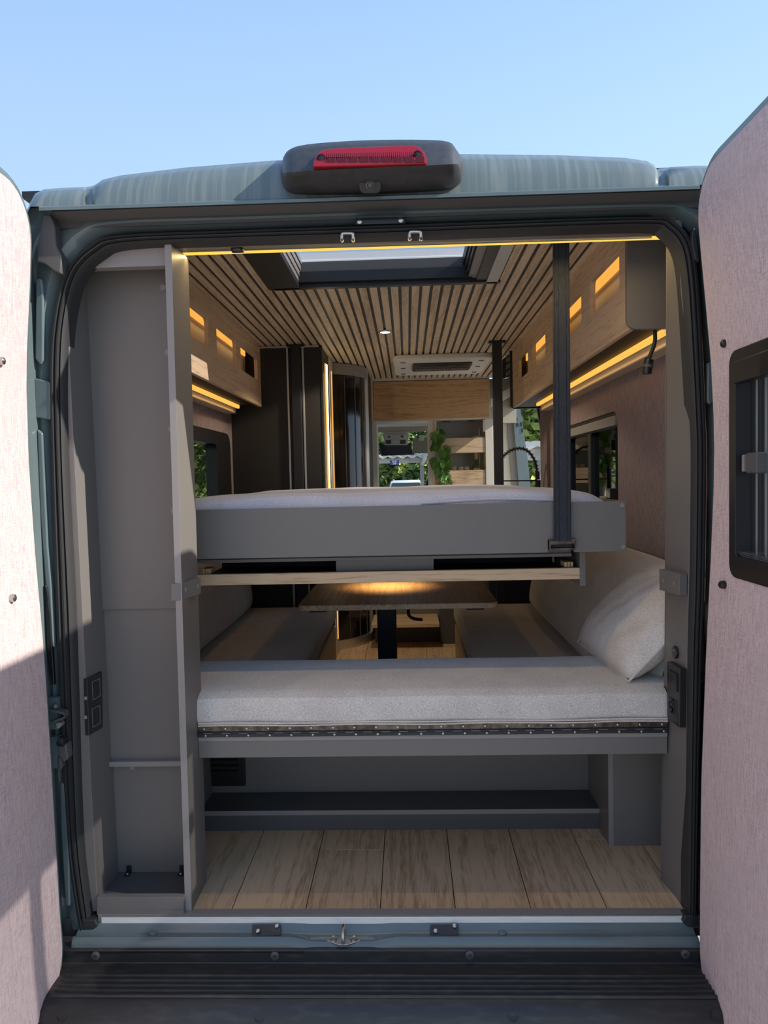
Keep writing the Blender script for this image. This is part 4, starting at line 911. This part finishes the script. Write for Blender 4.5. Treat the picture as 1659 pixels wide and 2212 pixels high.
for k in range(4):
    curved(.325, .335, -66+k*15.5, -66+k*15.5+14.6, .06, 1.80, 5).build('door_panel', glossb, sh, smooth=True)
for k in range(1, 4):
    curved(.332, .340, -66.6+k*15.5, -66+k*15.5, .06, 1.80, 2).build('door_joint', M['dgrey'], sh)
curved(.315, .352, -68, 0, 1.80, 1.87).build('top_rail', M['edge'], sh, smooth=True)
curved(.315, .352, -68, 0, .0, .06).build('bottom_rail', M['alu'], sh, smooth=True)
MB().box(-.235, -.198, 3.13, 3.20, 0, 1.87).build('silver_post', M['alu'], sh, bevel=.003)
MB().box(-.80, -.2, 3.20, 3.69, 0, 1.87).build('inner_wall', M['char'], sh)
# front cabinet and partition
fc = thing('front_cabinet', 'warm oak overhead cabinet above the cab passage', 'cabinet', (.25, 3.8, 1.56))
a = at(806, 865, Y=3.70).x; b = at(1058, 865, Y=3.70).x
MB().box(a+.004, b-.004, 3.69, 3.708, 1.568, 1.858).build('front_flap', M['oakwarm'], fc, bevel=.0015)
MB().box(a, b, 3.708, 4.0, 1.556, 1.87).build('carcass', M['cream'], fc)
MB().box(a-.05, a, 3.60, 4.0, 1.55, 1.87).build('oak_side', M['oak'], fc, bevel=.002)
for px, py in ((962, 911.5), (1018, 909.5)):
    c = at(px, py, Z=1.555); MB().lathe((c.x, 3.82, 1.556), [(.03,0),(.03,-.004),(.02,-.004)], 14).build('spot_ring', M['black'], fc, smooth=True)
pt = thing('partition', 'cream partition frame between living space and cab', 'partition', (.25, 3.8, 0))
def post(x0, x1, y0, y1, Y, th, m, name='post', par=pt):
    p, q = at(x0, y0, Y=Y), at(x1, y1, Y=Y); return MB().box(p.x, q.x, Y, Y+th, q.z, p.z).build(name, m, par, bevel=.002)
zc = at(870, 912, Y=3.70).z
for x0, x1 in ((798,815),(926,939),(1049,1066)):
    p, q = at(x0, 980, Y=3.70), at(x1, 980, Y=3.70); MB().box(p.x, q.x, 3.70, 3.98, 0, 1.556).build('post', M['cream'], pt, bevel=.002)
p, q = at(815, 980, Y=3.7).x, at(926, 980, Y=3.7).x
MB().box(p, q, 3.70, 3.98, 1.535, 1.556).build('header', M['white'], pt)
MB().box(p, at(1049,980,Y=3.7).x, 3.70, 3.98, 0, .93).build('lower_wall', M['cream'], pt)
nx0, nx1 = at(939, 980, Y=3.7).x, at(1049, 980, Y=3.7).x
sf = thing('niche_shelf', 'oak fronted shelf niche beside the cab passage', 'shelf', ((nx0+nx1)/2, 3.8, .95))
MB().box(nx0, nx1, 3.95, 3.965, .93, 1.556).build('niche_back', base('niche_grey', (.42,.39,.35), .7), sf)
for y0, y1 in ((946,978),(1016,1049)):
    z1, z0_ = at(1000, y0, Y=3.71).z, at(1000, y1, Y=3.71).z
    MB().box(nx0, nx1-.002, 3.705, 3.723, z0_, z1).build('shelf_front', M['oakx'], sf, bevel=.001)
    MB().box(nx0, nx1-.002, 3.72, 3.95, z0_, z0_+.015).build('shelf_board', M['cream'], sf)
MB().box(nx0, nx1, 3.69, 3.97, .93, .945).build('niche_sill', M['pale'], sf)
MB().box(nx0, nx0+.018, 3.69, 3.70, 1.46, 1.55).build('corner_bracket', M['pale'], sf)
MB().box(nx1-.018, nx1, 3.69, 3.70, 1.46, 1.55).build('corner_bracket', M['pale'], sf)
MB().cyl((nx1-.025, 3.90, 1.0), (nx1-.025, 3.90, 1.5), .004, 6).build('rail', M['alu'], sf)
# things on the shelves
zs1 = at(1000, 1049, Y=3.71).z + .0155
for i, (x0, x1, lab) in enumerate(((974,987,'leftmost of three wood-lidded jars on the shelf'),(988,1001.5,'middle of three wood-lidded jars on the shelf'),(1002,1014,'rightmost of three wood-lidded jars on the shelf'))):
    a_, b_ = at(x0, 1012, Y=3.80), at(x1, 1012, Y=3.80); cx = (a_.x+b_.x)/2; r = (b_.x-a_.x)/2
    zt = at(994, 1008.5, Y=3.80).z
    t = thing('storage_jar', lab, 'jar', (cx, 3.80, zs1), 'wood-lidded jars')
    MB().lathe((cx, 3.80, zs1), [(r*.95,0),(r*.97,.02),(r*.97,zt-zs1-.022),(r*.85,zt-zs1-.018)], 16).build('glass', M['bottle'], t, smooth=True)
    MB().lathe((cx, 3.80, zt-.026), [(r,0),(r,.022),(r*.95,.026)], 16).build('lid', M['ply'], t, smooth=True)
cx = at(1029.5, 1000, Y=3.82).x; zt = at(1029, 978, Y=3.82).z; r = .036
bt = thing('glass_bottle', 'clear square bottle with cork stopper and yellow label on the shelf', 'bottle', (cx, 3.82, zs1))
hh = zt - zs1
MB().lathe((cx, 3.82, zs1), [(r,0),(r,hh*.52),(r*.8,hh*.62),(r*.38,hh*.70),(r*.36,hh*.80)], 14).build('glass', M['bottle'], bt, smooth=True)
MB().lathe((cx, 3.82, zs1+hh*.78), [(r*.42,0),(r*.45,hh*.12),(r*.55,hh*.13),(r*.55,hh*.22)], 14).build('cork', M['ply'], bt, smooth=True)
lb = MB().prism([Vector((cx+u, 3.82-r-.002, zs1+v)) for u, v in rr(-.026, .026, hh*.14, hh*.5, .004, 2)], (0,.004,0)).build('bottle_label', M['yellow'], bt)
MB().box(cx-.017, cx+.017, 3.82-r-.0035, 3.82-r-.002, zs1+hh*.18, zs1+hh*.46).build('label_panel', M['cream'], lb)
MB().box(cx-.009, cx+.009, 3.82-r-.0045, 3.82-r-.0035, zs1+hh*.36, zs1+hh*.42).build('label_print', M['greenl'], lb)
c = at(1034, 945, Y=3.84); zs2 = at(1000, 978, Y=3.71).z + .0155
MB().lathe((c.x, 3.84, zs2), [(.03,0),(.045,.05),(.052,c.z+.010-zs2),(.049,c.z+.010-zs2),(.04,.05)], 18).build('white_bowl', M['white'], smooth=True); tag(bpy.data.objects['white_bowl'], 'white bowl on the upper niche shelf', 'bowl')
# trailing plant: each leaf a part
pl = thing('trailing_plant', 'trailing green plant with split leaves hanging down the niche', 'plant', at(952, 1045, Y=3.66))
def leafmesh(seed):
    rnd = random.Random(seed); V = [(0,0,0)]; n = 7; Lf = []
    for k in range(n+1):
        t = k/n; w = .030*math.sin(math.pi*min(1, t*.9+.12))**.8
        V += [(w, .075*t, -.012*t*t + .003), (-w, .075*t, -.012*t*t + .003), (0, .075*t, -.012*t*t)]
    F = []
    for k in range(n):
        a = 1+3*k; b_ = 4+3*k
        # each lobe is a separate blade: gap left near the rim
        V += [tuple(lerp(V[a][i], V[b_][i], .72) for i in range(3)), tuple(lerp(V[a+1][i], V[b_+1][i], .72) for i in range(3))]
        r_, l_ = len(V)-2, len(V)-1
        F += [(a+2, a, r_, b_+2), (a+2, b_+2, l_, a+1)]
    me = bpy.data.meshes.new('leaf'); me.from_pydata(V, [], F); me.materials.append(M['plant']); return me
LM = [leafmesh(k) for k in range(2)]
rnd = random.Random(11)
MB().tube(smoothpath([at(x, y, Y=3.68) for x, y in ((945,918),(948,940),(946,965),(952,990),(950,1010),(956,1030),(962,1046))], 3), .004, 6).build('stem', M['plant'], pl)
for k in range(46):
    t = k/45; px = lerp(946, 958, t) + rnd.uniform(-15, 14); py = lerp(926, 1044, t) + rnd.uniform(-5, 5)
    if t > .82: px = 958 + rnd.uniform(-9, 14)
    c = at(px, py, Y=3.655 + rnd.uniform(-.02, .035))
    o = link('leaf', LM[k % 2], pl, loc=c); s_ = rnd.uniform(.8, 1.15); o.scale = (s_, s_, s_)
    o.rotation_euler = (rnd.uniform(-1.9, -.5), rnd.uniform(-.5, .5), rnd.uniform(-1.2, 1.2))

# kitchen block, spring tap
kb = thing('kitchen_block', 'dark kitchen block beside the sliding door', 'kitchen unit', (.71, 2.52, 0))
MB().box(.52, .895, 2.33, 3.10, 0, .88).build('carcass', M['blackm'], kb, bevel=.003)  # unseen front end lengthened to keep sun off the seat box
MB().box(.51, .895, 2.32, 3.11, .88, .90).build('worktop', M['dgrey'], kb, bevel=.002)
tp_ = thing('spring_tap', 'black spring-neck kitchen tap standing right of the lift pole', 'tap', at(1161, 1090, Y=2.45))
YF = 2.45
arcp = smoothpath([at(x, y, Y=YF) for x, y in ((1077,1022),(1078,1005),(1082,992),(1087,985),(1093,980),(1101,974),(1111,970),(1121,968.5),(1132,970),(1142,976),(1150,986),(1156,998),(1159,1010),(1160,1020))], 5)
MB().tube(arcp, .0062, 8).build('hose', M['blackm'], tp_, smooth=True)
co = []
nloop = 20
tot = len(arcp)-1
for k in range(nloop*10+1):
    t = k/(nloop*10); f_ = t*tot; i = min(int(f_), tot-1); p = arcp[i].lerp(arcp[i+1], f_-i); d = (arcp[min(i+1, tot)]-arcp[i]).normalized()
    nrm = Vector((-d.z, 0, d.x)); a_ = 2*math.pi*k/10
    co.append(p + nrm*(math.cos(a_)*.0125) + Vector((0,1,0))*(math.sin(a_)*.0125))
MB().tube(co, .0018, 5).build('spring', M['blackm'], tp_, smooth=True)
b0_ = at(1160.5, 1018, Y=YF); b1_ = at(1161.5, 1036, Y=YF); b2_ = at(1162, 1037, Y=YF); b3_ = Vector((b2_.x, YF, .90))
MB().cyl(b0_, b1_, .0125, 14).build('upper_column', M['blackm'], tp_, smooth=True)
MB().cyl(b2_, b3_, .0155, 14).build('lower_column', M['blackm'], tp_, smooth=True)
MB().cyl(at(1076,1039,Y=YF), at(1160,1038,Y=YF), .004, 8).build('holder_bar', M['blackm'], tp_)
MB().cyl(at(1077,1018,Y=YF), at(1077,1060,Y=YF), .012, 12).build('spray_head', M['blackm'], tp_, smooth=True)
# control panel between the pole and the right cabinet
cp = thing('control_panel', 'small dark control panel beside the right lift pole near the ceiling', 'control panel', at(1097, 815, Y=2.75))
MB().prism([at(x, y, Y=2.75) for x, y in ((1086,776),(1104,762),(1104,812),(1086,818))], (0,.03,0)).build('panel', M['char'], cp)
for k in range(3): MB().prism([at(x, y+k*15, Y=2.748) for x, y in ((1093,774),(1102,768),(1102,778),(1093,784))], (0,.004,0)).build('button_row', M['edge'], cp)
# sliding door surround: pillars seen through the right opening
sdr = sroot('door_3', 'open sliding door frame on the right side of the van', (.93, 3.2, -.2))
def strip(pts, Y, th, m, name): return MB().prism([at(x, y, Y=Y) for x, y in pts], (0, th, 0)).build(name, m, sdr)
strip(((1060,838),(1094,860),(1100,960),(1110,1075),(1060,1075)), 4.12, .05, M['curtain'], 'pillar_trim')
strip(((1094,860),(1104,860),(1113,950),(1124,1075),(1108,1075),(1098,950)), 4.08, .05, M['edge'], 'door_seal')
strip(((1104,858),(1120,858),(1131,930),(1141,1000),(1148,1075),(1123,1075),(1113,950)), 4.02, .06, M['paint'], 'door_edge')
for k, (x, y, w_, h_) in enumerate(((1110,890,4,6),(1112,901,5,9),(1115,914,4,7),(1124,912,3,9),(1126,925,3,9))):
    strip(((x,y),(x+w_,y),(x+w_+1,y+h_),(x+1,y+h_)), 4.016, .006, M['black'], 'lock_slot')
strip(((1159,870),(1164,870),(1174,930),(1183,1000),(1189,1075),(1183,1075),(1177,1000),(1168,930)), 2.745, .03, M['black'], 'door_seal')
strip(((1164,870),(1177,870),(1187,960),(1199,1075),(1189,1075),(1183,1000),(1174,930)), 2.725, .03, M['curtain'], 'pillar_trim')
strip(((1060,862),(1110,832),(1110,852),(1060,880)), 3.75, .05, M['white'], 'door_header')
# ================================================================ CAB
cb_ = thing('cab_interior', 'pale cab headliner and pillars seen through the passage', 'cab', (0, 4.6, 0))
MB().box(-.95, .95, 4.0, 4.78, 1.545, 1.90).build('headliner', M['headl'], cb_)
for s in (-1, 1):
    MB().box(min(s*.90, s*.97), max(s*.90, s*.97), 4.18 if s > 0 else 3.66, 4.4, -.2, 1.90).build('cab_pillar', M['headl'], cb_)
    MB().box(min(s*.92, s*.98), max(s*.92, s*.98), 4.4, 5.6, -.3, .85).build('cab_door', M['headl'], cb_)
    MB().tube([Vector((s*.93, 4.75, 1.6)), Vector((s*.95, 5.65, .88))], .04, 8).build('windscreen_pillar', M['headl'], cb_)
MB().box(-.95, .95, 5.1, 5.75, .55, .84).build('dashboard', M['black'], cb_, bevel=.03)
MB().box(-.95, .95, 3.66, 5.7, -.25, -.1).build('cab_floor', M['black'], cb_)
MB().add([(-.92,4.78,1.56),(.92,4.78,1.56),(.94,5.68,.85),(-.94,5.68,.85)], [(0,1,2,3)]).build('windscreen', M['clear'], cb_)
oc = thing('overhead_console', 'pale overhead console with red and dark buttons in the cab', 'console', at(855, 934, Y=4.72))
YO = 4.70
k_ = MB().prism([at(x, y, Y=YO) for x, y in ((830,931),(880,931),(884,940),(879,961),(832,961),(826,940))], (0,.06,0)).build('console_body', M['white'], oc, bevel=.006)
MB().prism([at(x, y, Y=YO-.012) for x, y in ((836,939),(874,938),(874,948),(836,949))], (0,.02,0)).build('button_strip', M['white'], oc, bevel=.003)
MB().prism([at(x, y, Y=YO-.016) for x, y in ((838,942),(843,942),(843,945),(838,945))], (0,.01,0)).build('red_button', base('red_plastic', (.35,.02,.02), .5), oc)
MB().prism([at(x, y, Y=YO-.016) for x, y in ((866,941),(871,941),(871,944.5),(866,944.5))], (0,.01,0)).build('dark_button', M['black'], oc)
for x0 in (833, 864): MB().prism([at(x, y, Y=YO-.004) for x, y in ((x0,951),(x0+12,950),(x0+12,959),(x0,959))], (0,.01,0)).build('lamp_lens', M['dgrey'], oc)
rm_ = thing('mirror_tray', 'black tray shaped rear-view mirror housing below the console', 'mirror', at(857, 984, Y=4.8))
MB().prism([at(x, y, Y=4.8) for x, y in ((817.5,956),(825,956.5),(831,961),(880,961),(885,956),(889.5,955),(889.5,970),(896,982),(824,984.5))], (0,.05,0)).build('housing', M['black'], rm_, bevel=.004)
MB().prism([at(x, y, Y=4.797) for x, y in ((838,963),(840,963),(840,971),(838,971))], (0,.01,0)).build('clip', M['dgrey'], rm_)
sv = thing('sun_visor', 'beige folded sun visor in the cab', 'sun visor', at(908, 979, Y=4.75))
MB().prism([at(x, y, Y=4.75) for x, y in ((891,947),(930,946),(930,979),(891,979.5))], (0,.025,0)).build('visor_board', M['headl'], sv, bevel=.004)
MB().prism([at(x, y, Y=4.74) for x, y in ((905,940),(915,940),(915,952),(905,952))], (0,.02,0)).build('visor_clip', M['white'], sv, bevel=.004)
se = thing('driver_chair', 'dark cab chair back showing beside the shelf niche', 'car seat', at(945, 1200, Y=4.3))
sp2 = [at(x, y, Y=4.3) for x, y in ((927,1026),(921,1040),(917,1062),(915,1150),(985,1150),(985,1062),(975,1030),(950,1020))]
MB().prism(sp2, (0,.12,0)).build('backrest', M['blackm'], se, bevel=.03, seg=3)
MB().box(sp2[3].x, sp2[4].x, 4.3, 4.8, -.1, .45).build('seat_base', M['blackm'], se, bevel=.03)
# low step and seat box seen beneath the table
sb_ = thing('seat_box', 'grey seat box with a low oak step seen beneath the table', 'seat box', (.3, 3.2, 0))
MB().box(-.18, .92, 3.13, 3.66, 0, .80).build('box', M['grey'], sb_)
MB().box(.262, .51, 2.95, 3.13, .0, .60).build('door_front', M['dgrey'], sb_, bevel=.002)
MB().box(-.18, .262, 3.02, 3.13, .0, .10).build('plinth', M['dgrey'], sb_)
MB().box(-.19, .25, 2.78, 3.13, .150, .172).build('oak_step', M['oakx'], sb_, bevel=.002)
MB().prism([Vector((.15, 2.82, .15)), Vector((.15, 3.0, .15)), Vector((.15, 3.0, .10))], (.012, 0, 0)).build('step_bracket', M['alu'], sb_)

# ================================================================ OUTSIDE, AHEAD AND BESIDE THE VAN
def carport(name, lab, x0, x1, Y, dep, zt, zb, posts):
    t = thing(name, lab, 'carport', ((x0+x1)/2, Y + dep/2, -.6))
    n = max(4, int((x1-x0)/.3)); rows = []
    for i in range(n*4+1):
        x = lerp(x0, x1, i/(n*4)); dz = .035*math.sin(i*math.pi/2)
        rows.append([Vector((x, Y, zt+dz)), Vector((x, Y+dep, zt+.25+dz)), Vector((x, Y+dep, zt+.2+dz)), Vector((x, Y, zt-.05+dz))])
    MB().loft(rows, True, True).build('corrugated_roof', M['conc'], t, smooth=True)
    MB().box(x0, x1, Y+.15, Y+.27, zb, zt-.06).build('beam', M['conc'], t)
    for px in posts:
        MB().box(px-.06, px+.06, Y+.15, Y+.27, -.6, zb).build('post', M['edge'], t)
    return t
yA = 20.
za, zb = at(870, 985, Y=yA).z, at(870, 1000, Y=yA).z
xp = at(912, 1020, Y=yA).x
cA = carport('carport', 'long weathered carport roof seen through the windscreen', -9, 1.8, yA, 5, za, zb, [xp, xp-4.5])
MB().tube([at(912, 1004, Y=yA+.1), at(921, 978, Y=yA-.1)], .06, 6).build('brace', M['conc'], cA)
xB = at(1172, 1020, Y=12.).x
carport('carport', 'pale carport roof seen through the sliding door opening', at(1118,1000,Y=12.).x, 9, 12., 4, at(1150, 962, Y=12.).z, at(1150, 994, Y=12.).z, [xB, xB+3])
sg = thing('parking_sign', 'small blue parking sign hanging under the carport edge', 'sign', at(853, 1004, Y=yA-.12))
p0, p1 = at(842, 993.5, Y=yA-.12), at(862, 1004, Y=yA-.12)
MB().box(p0.x, p1.x, yA-.12, yA-.09, p1.z, p0.z).build('board', M['sign'], sg)
def text(s, size, loc, m, par):
    cu = bpy.data.curves.new('txt', 'FONT'); cu.body = s; cu.size = size; cu.align_x = 'CENTER'; cu.extrude = .002
    o = bpy.data.objects.new('txt', cu); COL.objects.link(o); dg = bpy.context.evaluated_depsgraph_get(); me = bpy.data.meshes.new_from_object(o.evaluated_get(dg))
    bpy.data.objects.remove(o); me.materials.append(m)
    me.transform(Matrix.Rotation(math.pi/2, 4, 'X')); return link('lettering', me, par, loc=loc)
hS = p0.z - p1.z
text('SUB', hS*.52, Vector(((p0.x+p1.x)/2, yA-.124, p1.z + hS*.54)), M['white'], sg)
text('208', hS*.52, Vector(((p0.x+p1.x)/2, yA-.124, p1.z + hS*.08)), M['white'], sg)
# parked car
Yc = 26.; zr = at(876, 1037, Y=Yc).z; xc = at(877, 1040, Y=Yc).x
car = thing('parked_car', 'white parked car facing the van beyond the carport', 'car', (xc, Yc+2, -.6))
def csec(hw_b, hw_t, zb_, zt_): return [(-hw_b, zb_), (hw_b, zb_), (hw_t, zt_-.05), (hw_t-.09, zt_), (-hw_t+.09, zt_), (-hw_t, zt_-.05)]
zs_ = .36; rows = []
for dy, hb, ht, zt_ in ((-.95,.80,.76,zs_+.04),(-.15,.80,.60,zr-.06),(.15,.80,.60,zr),(1.6,.80,.60,zr),(2.6,.80,.66,zr-.35),(2.9,.80,.74,zs_+.05)):
    rows.append([Vector((xc+x, Yc+dy, z)) for x, z in csec(hb, ht, zs_, zt_)])
MB().loft(rows, True, True).build('cabin', M['carw'], car, smooth=True)
MB().add([Vector((xc+x, Yc+dy-.03, z)) for x, dy, z in ((-.70,-.86,zs_+.10),(.70,-.86,zs_+.10),(.53,-.18,zr-.10),(-.53,-.18,zr-.10))], [(0,1,2,3)]).build('windscreen', base('car_glass', (.03,.04,.045), .35, 0, .3), car)
MB().box(xc-.86, xc+.86, Yc-1.9, Yc+2.95, -.35, zs_).build('body', M['carw'], car, bevel=.12, seg=3)
for s in (-1, 1):
    MB().box(xc+s*.50-.02, xc+s*.50+.02, Yc+.2, Yc+1.6, zr, zr+.05).build('roof_rail', M['alu'], car)
    for dy in (-1.2, 1.9): MB().cyl((xc+s*.72, Yc+dy, -.28), (xc+s*.90, Yc+dy, -.28), .32, 18).build('wheel', M['black'], car)
# trees
def tree(lab, base_, crown, rad, n, m, size=.16, seed=0, trunk=True):
    rnd = random.Random(seed); t = thing('leafy_tree', lab, 'tree', base_, 'trees around the car park')
    V = []; F = []
    blobs = []
    for _ in range(26):
        while True:
            d = Vector((rnd.uniform(-1,1), rnd.uniform(-1,1), rnd.uniform(-1,1)))
            if d.length < 1: break
        blobs.append((Vector((d.x*rad[0], d.y*rad[1], d.z*rad[2]))*.8, rnd.uniform(.22, .42)))
    for k in range(n):
        c, s = blobs[k % 26]; d = Vector((rnd.gauss(0,1), rnd.gauss(0,1), rnd.gauss(0,1))).normalized() * (rnd.random()**.4)
        p = Vector(crown) + c + Vector((d.x*rad[0], d.y*rad[1], d.z*rad[2]))*s
        u = Vector((rnd.gauss(0,1), rnd.gauss(0,1), rnd.gauss(0,.6))).normalized(); w_ = u.orthogonal().normalized()
        w_ = (w_*math.cos(rnd.uniform(0,6)) + u.cross(w_)*math.sin(rnd.uniform(0,6))); sz = size*rnd.uniform(.6, 1.3)
        i = len(V); V += [p - u*sz, p + w_*sz*.45, p + u*sz, p - w_*sz*.45]; F.append((i, i+1, i+2, i+3))
    o = MB().add(V, F).build('foliage', m, t); o['kind'] = 'stuff'
    b = Vector(base_); c = Vector(crown)
    MB().tube(smoothpath([b, b.lerp(c, .5) + Vector((.1,0,0)), c], 4), .14, 8, None).build('trunk', M['bark'], t, smooth=True)
    for k in range(5):
        q = blobs[k*4][0]; MB().tube([b.lerp(c, .6), c + q*.5, c + q], .045, 6).build('branch', M['bark'], t)
    return t
tree('dark tree at the left of the windscreen view', (-3.4, 30, -.6), (-3.4, 30, 1.3), (2.4, 1.6, 2.2), 7000, M['leafd'], .15, 1)
tree('yellow green tree in the middle of the windscreen view', (-.4, 36, -.6), (-.4, 36, 1.8), (3.0, 2.2, 2.6), 10000, M['leaf'], .19, 2)
tree('green tree at the right of the windscreen view', (4.4, 33, -.6), (4.4, 33, 1.9), (2.6, 2.0, 2.8), 8000, M['leaf'], .18, 3)
tree('distant dark tree filling the windscreen view behind the parked car', (1.2, 43, -.6), (1.2, 43, 2.0), (5.5, 2.4, 3.2), 13000, M['leafd'], .26, 8)
tree('tall sunlit tree behind the pale carport', (5.0, 21, -.6), (5.0, 21, 2.9), (2.5, 2.0, 3.4), 12000, M['leaf'], .17, 4)
tree('broad tree further right behind the pale carport', (10.6, 24, -.6), (10.6, 24, 2.6), (2.8, 2.4, 3.2), 8000, M['leaf'], .18, 5)
tree('dark backdrop tree behind the tall sunlit tree', (7.6, 30, -.6), (7.6, 30, 3.2), (4.0, 2.2, 3.8), 11000, M['leafd'], .25, 9)
tree('shrubby tree seen through the left window', (-4.0, 11.5, -.6), (-4.0, 11.5, 1.3), (1.9, 1.9, 2.0), 11000, M['leaf'], .095, 6)
tree('dark tree further left beyond the left window', (-6.8, 19, -.6), (-6.8, 19, 2.0), (3.0, 2.4, 2.8), 9000, M['leafd'], .17, 7)
